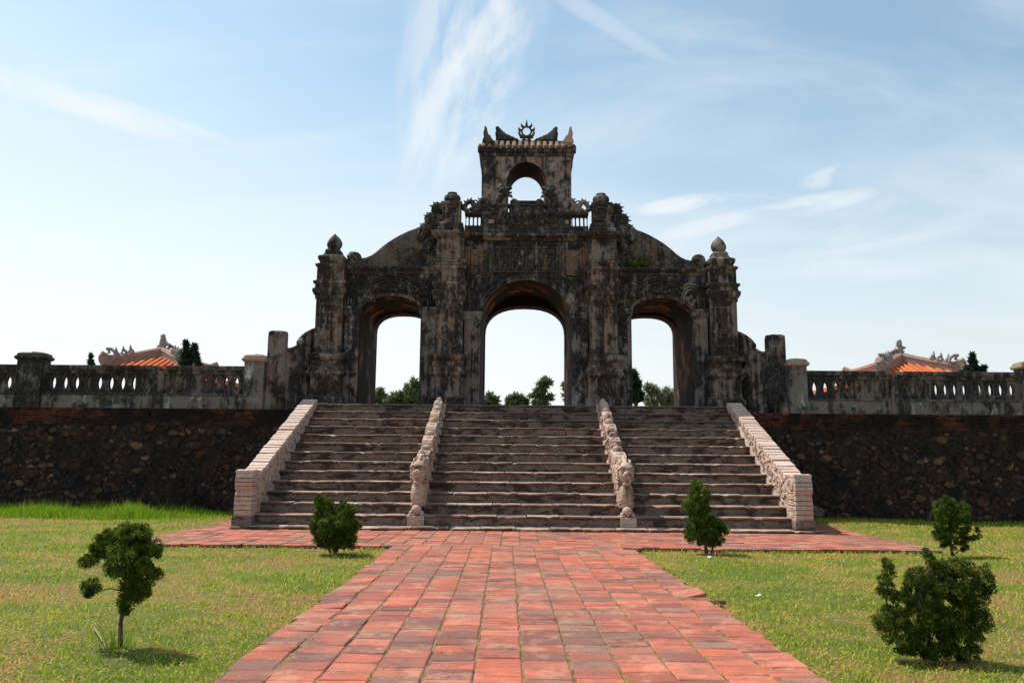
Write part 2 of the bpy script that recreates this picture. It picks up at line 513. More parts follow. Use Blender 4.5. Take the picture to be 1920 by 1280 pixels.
M_grass = leafy('lawn blades', [(0, (.14, .26, .014)), (.22, (.28, .38, .022)), (.46, (.47, .47, .052)), (.70, (.60, .42, .12)), (1, (.46, .21, .095))], .42, True)
M_tall = leafy('tall grass blades', [(0, (.14, .29, .010)), (.5, (.20, .36, .016)), (.85, (.27, .38, .03)), (1, (.34, .32, .08))], .45)
M_juniper = leafy('juniper foliage', [(0, (.030, .062, .007)), (.40, (.075, .120, .010)), (.75, (.155, .195, .018)), (1, (.24, .25, .035))], .40, None)
M_olive = leafy('juniper foliage olive', [(0, (.026, .056, .008)), (.40, (.070, .112, .012)), (.75, (.150, .180, .018)), (1, (.26, .25, .035))], .38, None)
M_far = leafy('far leaves', [(0, (.085, .125, .050)), (.5, (.14, .180, .075)), (1, (.22, .25, .11))], .40, None)
M_farcyp = leafy('cypress leaves', [(0, (.014, .030, .012)), (.6, (.026, .052, .018)), (1, (.05, .08, .03))], .15, None)
M_feath = leafy('feathery leaves', [(0, (.17, .20, .11)), (.5, (.25, .275, .16)), (1, (.36, .37, .24))], .45, None)


def bark_mat():
    t = mat('bark')
    n = t.noise(t.mapv(t.pos, (1, 1, .25)), 40, 6, .7)
    c = t.mix(t.ss(n, .35, .65), (.055, .036, .026), (.15, .11, .085))
    return fin(t, c, n, .9, .01)


M_bark = bark_mat()


def plain(name, col, rough=.85, var=.35, sc=8):
    t = mat(name, rough)
    n = t.noise(t.pos, sc, 6, .7)
    c = t.mix(t.ss(n, .35, .68), col, tuple(x * (1 - var) for x in col))
    return fin(t, c, n, .4, .01)


M_rooft = brick_mat('orange roof tile', [(0, (.62, .15, .05)), (.5, (.70, .20, .07)), (1, (.52, .12, .045))], .12, (.2, .07, .04), 3)
M_ridge = plaster('ridge plaster', (.36, .26, .21), (.34, .20, .14), (.07, .06, .055), .28, .3, .2, (2, 2, 2))
M_orn = plaster('grey ridge stucco', (.30, .28, .27), (.32, .26, .23), (.07, .065, .065), .30, .3, .2, (3, 9, 1))
M_pavwall = plaster('pavilion wall', (.10, .08, .07), (.13, .08, .05), (.02, .018, .018), .5, .3, .2, (3, 3, 1))
M_towertile = brick_mat('mossy roof tile', [(0, (.30, .17, .10)), (.5, (.22, .15, .11)), (1, (.36, .22, .13))], .5, (.05, .045, .04), 3)
M_paper = plain('crumpled paper', (.75, .72, .68), .7, .2, 30)
M_twig = plain('dry twig', (.34, .25, .16), .8, .3, 20)
M_terrace = plain('terrace paving', (.20, .14, .11), .9, .5, 1.5)
M_ground = M_soil

# ------------------------------------------------------------------ ground, terrace, path
GX = .33        # gate axis
SX = .20        # stair axis
PX0, PCW, PN = -2.16, .3735, 12
AX0, AX1, AY0, AY1 = -7.35, 7.95, 15.35, 22.6


def pdrift(y): return -.011 * (y - 6.0)


def on_paving(x, y, g=0.0):
    d = pdrift(min(y, 15))
    if PX0 + d - g < x < PX0 + PCW * PN + d + g and y < AY0 + .3: return True
    return AX0 - g < x < AX1 + g and AY0 - g < y < AY1 + g


def gz(x, y):
    """gentle unevenness of the lawn, flat beside the paving"""
    h = .05 * mn.noise(Vector((x * .35, y * .35, 1.3))) + .022 * mn.noise(Vector((x * 1.3, y * 1.3, 7.7)))
    return h - (.10 * max(0, min(1, (x - 9) / 6)) if y > 12 else 0)


xs = [-3000, -800, -200, -60, -30] + [x * .5 for x in range(-42, 43)] + [30, 60, 200, 800, 3000]
ys = [-600, -100, -20] + [y * .5 for y in range(0, 50)] + [26, 30, 60, 150, 500, 1500, 5000]
gm = M()
vs = []
for y in ys:
    for x in xs:
        z = gz(x, y) - .0
        if abs(x) > 21.5 or y < .5 or y > 24.6: z = 0
        if on_paving(x, y, .5): z = -.03
        vs.append((x, y, z - .012))
fs = []
nx = len(xs)
for j in range(len(ys) - 1):
    for i in range(nx - 1):
        fs.append((j * nx + i, j * nx + i + 1, (j + 1) * nx + i + 1, (j + 1) * nx + i))
gm.add(vs, fs)
ground = tag(gm.build('ground', M_ground, smooth=True), kind='structure')

path = tag(put('path', None, None, (0, 6, 0)), kind='structure')
pm = M()
pm.prism([(-1, 0)] * 0 or [(0, 0), (1, 0), (1, 1)], 0, 0) if False else None
quad = [(PX0 + pdrift(2) + .02, 2.0), (PX0 + PCW * PN + pdrift(2) - .02, 2.0), (PX0 + PCW * PN + pdrift(15.4) - .02, 15.4), (PX0 + pdrift(15.4) + .02, 15.4)]
pm.add([(x, y, .021) for x, y in quad], [(0, 1, 2, 3)])
pm.add([(x, y, .015) for x, y in ((AX0 + .1, AY0 + .03), (AX1 - .1, AY0 + .03), (AX1 - .1, AY1), (AX0 + .1, AY1))], [(0, 1, 2, 3)])
bed = pm.build('sand_bed', M_grout, path)
bed['kind'] = 'stuff'


def tile_geo(wx, ly, th=.045, chip=.010):
    """one worn tile: chamfered top, corners knocked off unevenly"""
    vs = []
    hx, hy = wx / 2, ly / 2
    c = [(-hx, -hy), (hx, -hy), (hx, hy), (-hx, hy)]
    j = [(rnd.uniform(-chip, chip) * .7, rnd.uniform(-chip, chip) * .7) for _ in range(4)]
    for z, ins in ((-th, 0), (-.008, 0), (0, .010)):
        for (x, y), (a, b) in zip(c, j):
            vs.append((x + a - math.copysign(ins, x), y + b - math.copysign(ins, y), z))
    fs = []
    for k in (0, 4):
        for i in range(4):
            fs.append((k + i, k + (i + 1) % 4, k + 4 + (i + 1) % 4, k + 4 + i))
    fs.append((8, 9, 10, 11))
    return vs, fs


tiles = []
for cidx in range(PN):
    y = 3.2 + rnd.uniform(0, .28)
    while y < 15.35:
        L = rnd.uniform(.268, .292) if rnd.random() > .06 else rnd.uniform(.20, .25)
        yc = y + L / 2
        xc = PX0 + PCW * (cidx + .5) + pdrift(yc) + .010 * mn.noise(Vector((cidx * 3.1, yc * .5, 0)))
        wx = PCW - rnd.uniform(.014, .026)
        if cidx in (0, PN - 1): xc += rnd.uniform(-.03, .03)
        tiles.append((xc, yc, wx, L - rnd.uniform(.004, .010)))
        y += L
skip = []
keep = []
for tl in tiles:
    # two tiles have been kicked out of the right-hand edge
    if tl[0] > 2.0 and 9.55 < tl[1] < 10.05: continue
    keep.append(tl)
tiles = sorted(keep, key=lambda q: q[1] + abs(q[0]) * .05)
tiles = [q for q in tiles if q[1] > 4.6] + [q for q in tiles if q[1] <= 4.6]
far = M()
for k, (x, y, a, b) in enumerate(tiles):
    vs, fs = tile_geo(a, b)
    edge = abs(x - .1) > 1.9
    z = .032 + rnd.gauss(0, .0022) + .004 * mn.noise(Vector((x * .8, y * .8, 3)))
    rx, ry, rz = rnd.gauss(0, .010), rnd.gauss(0, .010), rnd.gauss(0, .012)
    if rnd.random() < .05: rx += rnd.choice((-1, 1)) * .03
    if edge: rz += rnd.gauss(0, .03); ry += rnd.gauss(0, .02)
    if k < 300:
        t = M().add(vs, fs, .0)
        o = put('tile', t.mesh('tile', M_tile), path, (x, y, z)); o.rotation_euler = (rx, ry, rz)
    else:
        mt = Matrix.Translation((x, y, z)) @ Matrix.Rotation(rz, 4, 'Z') @ Matrix.Rotation(rx, 4, 'X') @ Matrix.Rotation(ry, 4, 'Y')
        far.add([mt @ Vector(v) for v in vs], fs, rnd.random())
# apron of the same tiles in front of and beside the stairs
x = AX0; ci = 0
while x < AX1 - .2:
    y = AY0 + rnd.uniform(-.14, .06); 
    while y < AY1:
        if not (SX - 6.9 < x + .18 < SX + 7.0 and y > 18.7):
            L = rnd.uniform(.268, .292)
            vs, fs = tile_geo(PCW - rnd.uniform(.012, .022), L - .008)
            if (y < AY0 + 1.4 and x < AX0 + .5 and rnd.random() < .6): y += L; continue
            mt = Matrix.Translation((x + PCW / 2, y + L / 2, .026 + rnd.gauss(0, .004))) @ Matrix.Rotation(rnd.gauss(0, .012), 4, 'Z') @ Matrix.Rotation(rnd.gauss(0, .008), 4, 'X')
            far.add([mt @ Vector(v) for v in vs], fs, rnd.random())
            y += L
        else:
            break
    x += PCW; ci += 1
fo = far.build('paving', M_tile, path); fo['kind'] = 'stuff'

# loose tiles at the path's edge
for (x, y, z, e, lab, lw) in ((2.10, 9.98, .055, (.10, -.20, .15), 'loose red tile tipped up at the right edge of the path', .34),
                              (2.27, 9.66, .030, (-.06, .10, .62), 'broken red tile lying askew half on the grass beside the path', .30),
                              (2.16, 15.12, .075, (.16, .03, .05), 'red tile heaved up at the far right corner of the path by the lawn', .36)):
    vs, fs = tile_geo(lw, .27)
    t = M().add(vs, fs, .0)
    o = put('loose_tile', t.mesh('loose_tile', M_tile), None, (x, y, z)); o.rotation_euler = e
    tag(o, lab, 'tile', 'tiles come loose from the path')

# terrace behind the retaining walls
TZ = 3.30
tm = M()
tm.box(-60, SX - 6.6, 24.95, 90, -.5, TZ - .25)
tm.box(SX + 6.6, 60, 24.95, 90, -.5, TZ - .25)
tm.box(SX - 6.598, SX + 6.598, 24.45, 90, -.5, TZ - .004)
terrace = tag(tm.build('terrace', M_terrace), kind='structure')

# ------------------------------------------------------------------ retaining walls of rubble with a brick band
WY = 24.50


def rubble(name, x0, x1, seed, label):
    rr = random.Random(seed)
    wz = 2.62
    t = thing(name, ((x0 + x1) / 2, WY, 0), label, 'wall', 'rubble retaining walls either side of the stairs')
    M().box(x0, x1, WY + .018, WY + .5, -.4, TZ - .26).build('wall_core', M_mortar, t)
    # pack stones by dart throwing, large first
    st = []
    cell = {}
    def ok(x, z, r):
        gx, gz_ = int(x / .5), int(z / .5)
        for i in range(gx - 2, gx + 3):
            for j in range(gz_ - 2, gz_ + 3):
                for (a, b, c) in cell.get((i, j), ()):
                    if math.hypot((x - a) * .72, z - b) < (r + c) * .93: return False
        return True
    for r, tries in ((.165, 14), (.135, 50), (.108, 240), (.088, 900), (.07, 2800), (.052, 7000), (.037, 10000)):
        for _ in range(tries):
            rad = r * rr.uniform(.88, 1.12)
            x = rr.uniform(x0 + .1, x1 - .1); z = rr.uniform(.02, wz - .04)
            if True:
                if ok(x, z, rad):
                    st.append((x, z, rad)); cell.setdefault((int(x / .5), int(z / .5)), []).append((x, z, rad))
    def geo(rad):
        n = rr.choice((5, 6, 6, 7, 8)); ax = rr.uniform(1.0, 2.0); th = rr.gauss(0, .3)
        out = []; inn = []; mid = []
        ph = rr.uniform(0, 6)
        dep = min(.045, rad * .36) * rr.uniform(.5, 1.4)
        tx, tz = rr.gauss(0, .22), rr.gauss(0, .22)
        for i in range(n):
            a = ph + 2 * math.pi * (i + rr.uniform(-.28, .28)) / n
            k = rad * rr.uniform(.78, 1.20)
            px, pz = k * ax * math.cos(a), k * math.sin(a)
            px, pz = px * math.cos(th) - pz * math.sin(th), px * math.sin(th) + pz * math.cos(th)
            out.append((px, .07, pz)); mid.append((px * .97, -dep * .35, pz * .97))
            inn.append((px * .84, -dep * rr.uniform(.8, 1.1) + tx * px * .5 + tz * pz * .5, pz * .84))
        vs = out + mid + inn + [(rr.uniform(-.02, .02), -dep * 1.0, rr.uniform(-.02, .02))]
        fs = []
        for k in (0, n):
            for i in range(n):
                fs.append((k + i, k + (i + 1) % n, k + n + (i + 1) % n, k + n + i))
        for i in range(n): fs.append((2 * n + i, 2 * n + (i + 1) % n, 3 * n))
        return vs, fs
    infr = lambda s: (abs(s[0]) < 17, s[2])
    st.sort(key=infr, reverse=True)
    rest = M()
    for k, (x, z, rad) in enumerate(st):
        vs, fs = geo(rad)
        if k < 300:
            put('stone', M().add(vs, fs).mesh('stone', M_stone), t, (x, WY + .02, z))
        else:
            rest.add([(a + x, b + WY + .02, c + z) for a, b, c in vs], fs, rr.random())
    o = rest.build('small_stones', M_stone, t); o['kind'] = 'stuff'
    # brick band below the parapet: five courses, stepping out a little
    cnt = 0
    restb = M()
    for c in range(6):
        z = 2.62 + c * .082
        x = x0 + rr.uniform(0, .2)
        while x < x1 - .1:
            L = rr.uniform(.20, .27)
            if rr.random() > .05:
                yo = WY - .02 - .012 * c + rr.gauss(0, .012)
                b = M().box(-L / 2 + .006, L / 2 - .006, -.0, .20, -.034, .034, 0, .006)
                if cnt < 300 and abs(x) < 17.2:
                    put('brick', b.mesh('brick', M_brick), t, (x + L / 2, yo, z + .04)); cnt += 1
                else:
                    restb.add([(p + x + L / 2, q + yo, s + z + .04) for p, q, s in b.v], b.f, rr.random())
            x += L
    if restb.v:
        o = restb.build('brickwork', M_brick, t); o['kind'] = 'stuff'
    M().box(x0, x1, WY - .004, WY + .015, 2.56, 3.10).build('brick_bedding', M_mortar, t)
    return t


rubble('retaining_wall', -21.5, SX - 6.62, 5, 'dark rubble stone retaining wall behind the tall grass, left of the stairs')
rubble('retaining_wall', SX + 6.72, 21.5, 8, 'dark rubble stone retaining wall with pale scattered stones, right of the stairs')

# ------------------------------------------------------------------ balustrades along the terrace edge
BY0, BY1 = 24.47, 24.80


def post(t, x0, x1, cap=True, ztop=4.55, m_=None, y0=None):
    y0 = BY0 - .06 if y0 is None else y0
    cx, cy = (x0 + x1) / 2, (y0 + BY1 + .06) / 2
    hx, hy = (x1 - x0) / 2, (BY1 + .06 - y0) / 2
    b = M().stack(cx, cy, hx, hy, [(0, 3.105), (0, 3.42), (-.012, 3.44), (-.012, ztop)])
    p = b.build('post', m_ or M_white, t, bevel=.012)
    if cap:
        M().stack(cx, cy, hx, hy, [(.0, ztop + .002), (.03, ztop + .02), (.055, ztop + .05), (.055, ztop + .12), (.01, ztop + .13), (.01, ztop + .19), (-.06, ztop + .24), (-hx + .03, ztop + .27)]).build('cap', M_ridge if m_ is None else m_, p, bevel=.008)
    return p


def section(t, x0, x1, n, m_, gap_after=None, first=None):
    """plinth, sill, top rail and n lens-shaped openings between hourglass balusters"""
    M().box(x0, x1, BY0, BY1, 3.105, 3.50).build('plinth', M_white, t, bevel=.01)
    M().box(x0, x1, BY0 - .03, BY1 + .03, 3.503, 3.565).build('sill', m_, t, bevel=.012)
    M().prism([(BY0 - .05, 4.42), (BY0 - .07, 4.36), (BY0 - .07, 4.30), (BY0 - .02, 4.25), (BY0 + .01, 4.17), (BY1 - .01, 4.17), (BY1 + .02, 4.25), (BY1 + .07, 4.30), (BY1 + .07, 4.36), (BY1 + .05, 4.42)],
              x0, x1, 'x').build('rail', m_, t)
    sp = (x1 - x0) / (n + .55)
    edges = [x0 + sp * (.275 + i) for i in range(n + 1)]
    zb, zt = 3.567, 4.168
    sw = sp * .225
    cuts = []
    for i in range(n):
        c = (edges[i] + edges[i + 1]) / 2
        cuts.append(c)
    hb, ht = 3.64, 4.11
    K = 9
    def lens(c, s):
        return [(c + s * sw * math.sin(math.pi * k / K) ** .8, hb + (ht - hb) * k / K) for k in range(K + 1)]
    me_c = None
    for i in range(n + 1):
        L = x0 if i == 0 else cuts[i - 1]
        Rr = x1 if i == n else cuts[i]
        poly = [(L, zb)] + [(Rr, zb)]
        if i < n: poly += lens(Rr, -1)
        poly += [(Rr, zt), (L, zt)]
        if i > 0: poly += lens(L, 1)[::-1]
        # drop zero-width end points so neighbouring balusters butt without sharing a face
        e = .0015
        q = [(min(max(a, L + e), Rr - e), b) for a, b in poly]
        M().prism(q, BY0 + .09, BY0 + .23).build('baluster', m_, t)


tl = thing('balustrade', (-14.0, BY0, 3.1), 'dark plaster balustrade with lens-shaped openings on top of the left stone wall', 'balustrade', 'balustrades along the terrace edge')
post(tl, -8.36, -7.725)
section(tl, -10.80, -8.36, 7, M_rail)
post(tl, -11.14, -10.80, False, 4.25, M_rail, BY0 - .04)
section(tl, -14.54, -11.14, 9, M_gate)
post(tl, -15.34, -14.54, True, 4.56, M_gate, BY0 - .12)
section(tl, -19.2, -15.34, 9, M_gate)
tr = thing('balustrade', (14.0, BY0, 3.1), 'grey plaster balustrade with lens-shaped openings on top of the right stone wall', 'balustrade', 'balustrades along the terrace edge')
post(tr, 8.385, 8.95)
section(tr, 8.95, 11.48, 7, M_rail)
post(tr, 11.48, 11.86, False, 4.32, M_rail, BY0 - .04)
section(tr, 11.86, 14.02, 7, M_rail)
section(tr, 14.022, 15.50, 4, M_rail)
post(tr, 15.50, 16.2, True, 4.52, None, BY0 - .08)
section(tr, 16.2, 19.4, 8, M_rail)

# ------------------------------------------------------------------ stairs
NS = 14
Y0S = 18.60
TR = .446
SZ = [.10 + (TZ - .10) * i / (NS - 1) for i in range(NS)]
SX0, SX1 = SX - 6.30, SX + 6.30
stairs = thing('staircase', (SX, Y0S, 0), 'wide flight of fourteen worn brick-edged steps climbing to the gate, split in three by dragons', 'stairs')
for k in range(NS):
    y = Y0S + TR * k
    z = SZ[k]; zp = SZ[k - 1] if k else -.15
    xa, xb = (SX - 6.68, SX + 6.78) if k == 0 else (SX0, SX1)
    st = M().box(xa, xb, y, y + TR + (.30 if k < NS - 1 else .15), zp - .02, z - .068).build('step', M_riser, stairs)
    x = xa
    off = rnd.uniform(.3, .8); first = True
    while x < xb - .02:
        L = off if first else rnd.uniform(.68, .86); first = False
        e = min(xb, x + L)
        if xb - e < .25: e = xb
        # worn slab: front edge sags and is knocked back in places
        n = 6
        fr = []; 
        sag = rnd.uniform(.0, .024); chipi = rnd.randrange(-3, 7); dep = rnd.uniform(.030, .055)
        a0 = rnd.uniform(-.013, .010)
        vs = []; 
        for i in range(n + 1):
            u = i / n
            xx = x + .010 + (e - x - .020) * u
            round_ = (.026 if i in (0, n) else .0) + (rnd.uniform(.02, .05) if i == chipi else 0)
            yy = y - dep + round_ + rnd.uniform(0, .005)
            zt = z + a0 - sag * math.sin(math.pi * u) + rnd.uniform(-.0015, .0015) - round_ * .6
            vs += [(xx, yy + .012, z - .066 + rnd.uniform(-.008, .006)), (xx, yy - .004, zt - .034), (xx, yy + .010, zt - .006), (xx, yy + .035, zt), (xx, y + TR + .05, z + a0 * .5), (xx, y + TR + .05, z - .046)]
        fs = []
        for i in range(n):
            for j in range(5):
                q = 6 * i + j
                fs.append((q, q + 6, q + 7, q + 1))
        fs.append((5, 4, 3, 2, 1, 0)); b = 6 * n; fs.append((b, b + 1, b + 2, b + 3, b + 4, b + 5))
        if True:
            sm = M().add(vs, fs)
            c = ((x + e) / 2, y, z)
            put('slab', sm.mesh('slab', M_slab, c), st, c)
        x = e


# side walls of the stairs with brick coping and a scrolled newel
def stair_wall(x0, x1, inner, label):
    t = thing('stair_wall', ((x0 + x1) / 2, Y0S + .1, 0), label, 'stair wall', 'sloping side walls of the stairs')
    yf = Y0S + .16
    M().box(x0 - .03, x1 + .03, yf - .05, yf + .78, -.1, .285).build('plinth', M_riser, t, bevel=.015)
    # newel: two bulging rolls, seen from the side
    prof = [(yf + .03, .288), (yf, .34), (yf - .015, .48), (yf - .015, .66), (yf + .01, .80), (yf + .05, .835), (yf + .05, .865), (yf, .895), (yf - .035, .96), (yf - .03, 1.12), (yf + .015, 1.25),
            (yf + .07, 1.31), (yf + .20, 1.335), (yf + .34, 1.33), (yf + .44, 1.27), (yf + .62, 1.20), (yf + .62, .288)]
    nw = M().prism(prof, x0, x1, 'x').build('newel', M_newel, t, bevel=.012)
    # brick courses wrapped round the newel's face
    ya, yb = yf + .60, 24.38
    za, zb = 1.32, TZ + .12
    n = 29
    wall = M().prism([(yf + .622, .1), (yf + .622, za - .09), (yb, zb - .09), (yb, TZ - .35), (yf + 1.1, .1)], x0 + .02, x1 - .02, 'x').build('wall_body', M_newel, t)
    ang = math.atan2(zb - za, yb - ya)
    for k in range(n):
        u = (k + .5) / n
        y = ya + (yb - ya) * u; z = za + (zb - za) * u
        L = math.hypot(yb - ya, zb - za) / n
        b = M().box(x0 - .015 + rnd.uniform(-.012, .012), x1 + .015 + rnd.uniform(-.012, .012), -L / 2 + .007, L / 2 - .007, -.105, .0, 0, .006)
        b.v = [(p - (x0 + x1) / 2, q, r_) for p, q, r_ in b.v]
        o = put('brick', b.mesh('brick', M_coping), t, ((x0 + x1) / 2, y, z + rnd.gauss(0, .007)))
        o.rotation_euler = (ang - .15 * (rnd.random() * .8 + .2), rnd.gauss(0, .008), rnd.gauss(0, .012))
        bb = o.modifiers.new('bevel', 'BEVEL'); bb.width = .010; bb.segments = 2
    for k in range(4):       # coping over the newel's roll
        yy = yf + .02 + k * .115
        b = M().box(x0 - .012, x1 + .012, yy + .005, yy + .11, 1.275, 1.345 + .012 * math.sin(k * 1.1), 0, .006)
        b.build('brick', M_coping, t, ((x0 + x1) / 2, yy + .05, 1.34), bevel=.01)
    # base moulding along the steps and carved scrollwork on the inner face
    xi, s = (x1 - .015, 1) if inner > 0 else (x0 + .015, -1)
    M().prism([(yf + .75, .30), (yf + .75, .40), (yb, TZ + .05), (yb, TZ - .07)], xi, xi + s * .05, 'x').build('moulding', M_newel, t)
    M().prism([(yf + .80, .45), (yf + .80, .49), (yb, TZ + .10), (yb, TZ + .06)], xi, xi + s * .035, 'x').build('moulding', M_newel, t)
    sc = M()
    nn = 15
    for k in range(nn):
        u = (k + .4) / nn
        y = ya + .15 + (yb - ya - .2) * u
        zt = za + (zb - za) * u - .10
        zl = .48 + (y - yf - .8) * (TZ - .4) / (yb - yf - .8)
        h = (zt - zl)
        if h < .07: continue
        r_ = min(.24, h * .45); zc = zl + h * .52
        pts = []
        for i in range(15):
            a = i / 14 * 4.2 * math.pi / 1.4 + k * 1.3
            rr_ = r_ * (1 - .75 * i / 14)
            pts.append((xi + s * .004, y + rr_ * math.cos(a), zc + rr_ * math.sin(a)))
        sc.tube(pts, [.030 - .012 * i / 14 for i in range(15)], 5)
        for q in range(4):
            a = q * 1.6 + k
            sc.cone((xi, y + r_ * .9 * math.cos(a), zc + r_ * .9 * math.sin(a)), (xi + s * .01, y + r_ * 1.5 * math.cos(a + .4), zc + r_ * 1.4 * math.sin(a + .4)), .032)
    pts = []
    for i in range(20):      # volute on the newel's cheek
        a = i / 19 * 3.6 * math.pi
        rr_ = .17 * (1 - .8 * i / 19)
        pts.append((xi + s * .012, yf + .26 + rr_ * math.cos(a), 1.08 + rr_ * math.sin(a)))
    sc.tube(pts, [.035 - .015 * i / 19 for i in range(20)], 5)
    for q in range(14):
        z = .36 + q * .045
        sc.tube([(xi + s * .006, yf + .10 + .03 * math.sin(q * 1.7), z), (xi + s * .012, yf + .30, z + .03 * math.cos(q * 2.1)), (xi + s * .006, yf + .55, z + .02 * math.sin(q))], .018, 5)
    sc.build('carving', M_newel, t, smooth=True)
    # courses scored round the newel front
    g = M()
    for z in (.43, .535, .64, .745, .975, 1.07, 1.165):
        g.box(x0 - .006, x1 + .006, yf - .040 + (.02 if z < .8 else 0), yf + .3, z, z + .012)
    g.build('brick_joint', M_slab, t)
    return t


stair_wall(SX - 6.66, SX - 6.26, 1, 'sloping stair wall with brick coping and scrolled newel, left edge of the stairs')
stair_wall(SX + 6.26, SX + 6.66, -1, 'sunlit sloping stair wall with carved inner face and scrolled newel, right edge of the stairs')


# dragons that divide the flight
def dragon(xc, side, label):
    t = thing('dragon_balustrade', (xc, Y0S + TR, 0), label, 'dragon sculpture', 'dragon balustrades between the flights')
    w_ = .175
    yf = Y0S + TR - .02
    # stepped sloping base that follows the stairs
    M().prism([(yf - .02, .10), (yf - .02, .315), (yf + .50, .36), (24.40, TZ + .02), (24.40, TZ - .5), (yf + .9, .1)], xc - w_ - .02, xc + w_ + .02, 'x').build('plinth', M_dragon, t, bevel=.012)
    b = M()
    # body: rising row of rounded coils with flat backs
    top = lambda y: 1.50 + (y - (yf + .9)) * (TZ + .16 - 1.50) / (24.36 - yf - .9)
    ys_ = [yf + .55, yf + 1.25, yf + 2.15, yf + 3.05, yf + 3.95, yf + 4.75, 24.38]
    for k in range(len(ys_) - 1):
        a, c = ys_[k], ys_[k + 1]
        z1 = top(c) - .10; z0 = top(a) - .06
        L = c - a
        lo = lambda y: .25 + (y - yf - .5) * (TZ - .25) / (24.40 - yf - .5) + .02
        prof = [(a, max(lo(a), .33)), (a - .09, z0 - .12), (a - .10, z0 + .04), (a - .03, z0 + .14), (a + .10, z0 + .19), (a + L * .35, z0 + .19 + (z1 - z0) * .20),
                (a + L * .72, z0 + (z1 - z0) * .55 + .08), (c, z1), (c, max(lo(c), .33))]
        ww = w_ * (1.0 - .05 * k) * (1 + .06 * math.sin(k * 2.3))
        b.prism(prof, xc - ww * .92, xc + ww * .92, 'x')
        for q in range(2):                       # back plates
            u = (q * .45 + .12)
            y = a + L * u; z = z0 + (z1 - z0) * u + .10
            b.blob((xc, y + .10, z + .02), (ww * .80, .15, .10), 10, 6, .12, k * 3 + q)
    b.build('body', M_dragon, t, bevel=.025)
    sc = M()
    rr = random.Random(int(xc * 50) + 9)
    for k in range(90):                          # scales and flame locks on the flanks
        y = rr.uniform(yf + .3, 24.1)
        lo = .40 + (y - yf - .5) * (TZ - .30) / (24.40 - yf - .5); hi = top(y) - .1
        if hi - lo < .08: continue
        z = rr.uniform(lo, hi)
        for s in (-1, 1):
            sc.blob((xc + s * w_ * .92, y, z), (.022, .055, .045), 6, 4, .1, k)
    sc.build('scales', M_dragon, t, smooth=True)['kind'] = 'stuff'
    # head: chest, jaws, snout, brow, eyes, ears, mane, pearl
    M().blob((xc, yf + .38, .80), (w_ * 1.02, .27, .36), 12, 9, .05, 1).build('chest', M_dragon, t, smooth=True)
    cs = M()
    for j in range(7):
        for i in range(-2, 3):
            cs.blob((xc + i * .062 + (.03 if j % 2 else 0), yf + .150 + .045 * abs(i) + .018 * abs(j - 3), .56 + j * .068), (.036, .03, .042), 6, 4, 0, 1)
    cs.build('chest_scale', M_dragon, t, smooth=True)['kind'] = 'stuff'
    h = M()
    h.blob((xc, yf + .42, 1.32), (w_ * 1.06, .34, .30), 12, 8, .08, 3)
    h.blob((xc, yf + .17, 1.28), (w_ * .68, .17, .115), 10, 7, .06, 4)       # snout
    h.blob((xc, yf + .20, 1.08), (w_ * .58, .15, .065), 10, 6, .06, 5)       # lower jaw
    h.blob((xc, yf + .02, 1.33), (.085, .055, .065), 8, 6, .05, 6)
    for s in (-1, 1):
        h.blob((xc + s * .055, yf - .015, 1.315), (.035, .03, .035), 6, 5, 0, 7)
        h.blob((xc + s * .10, yf + .16, 1.41), (.048, .05, .05), 8, 6, 0, 8)
        h.tube([(xc + s * .17, yf + .20, 1.42), (xc + s * .11, yf + .12, 1.49), (xc + s * .02, yf + .10, 1.46)], [.03, .042, .03], 6)
        h.tube([(xc + s * .10, yf + .35, 1.50), (xc + s * .13, yf + .5, 1.63), (xc + s * .12, yf + .72, 1.66)], [.035, .03, .012], 6)
        for q in range(5):
            h.tube([(xc + s * .15, yf + .32, 1.12 + q * .07), (xc + s * .19, yf + .48, 1.10 + q * .09), (xc + s * .18, yf + .66, 1.16 + q * .10)], [.04, .035, .012], 6)
        for q in range(3):
            h.cone((xc + s * (.04 + .03 * q), yf + .08 + .02 * q, 1.20), (xc + s * (.04 + .03 * q), yf + .07 + .02 * q, 1.12), .016)
    for q in range(4): h.tube([(xc, yf + .30 + .12 * q, 1.50 + .03 * q), (xc, yf + .42 + .12 * q, 1.62 + .03 * q), (xc, yf + .55 + .12 * q, 1.58 + .03 * q)], [.05, .045, .015], 6)
    hd = h.build('head', M_dragon, t, smooth=True)
    M().blob((xc, yf + .12, .45), (.125, .125, .12), 12, 8, .03, 2).build('pearl', M_dragon, t, smooth=True)
    pw = M()
    for s in (-1, 1):
        pw.blob((xc + s * .13, yf + .12, .38), (.045, .11, .055), 8, 6, .05, 3)
        for q in range(3): pw.cone((xc + s * (.10 + .03 * q), yf + .04, .36), (xc + s * (.10 + .03 * q), yf - .02, .325), .02)
    pw.build('paw', M_dragon, t, smooth=True)


dragon(SX - 2.50, -1, 'stone dragon crouching down the steps left of the middle flight, in half shade')
dragon(SX + 2.45, 1, 'sunlit stone dragon crouching down the steps right of the middle flight')

# ------------------------------------------------------------------ the gate
gate = thing('monumental_gate', (GX, 25.9, TZ), 'weathered black and ochre triple-arched gate with small tower above the stairs', 'gate')
GF = 25.90; GB = 29.2


def arch(c, half, spring, apex, e=2.0, n=18):
    """points of an arch curve from left springing to right springing"""
    out = []
    for i in range(n + 1):
        a = math.pi - math.pi * i / n
        x = math.copysign(abs(math.cos(a)) ** (2 / e), math.cos(a)); z = max(0.0, math.sin(a)) ** (2 / e)
        out.append((c + half * x, spring + (apex - spring) * z))
    return out


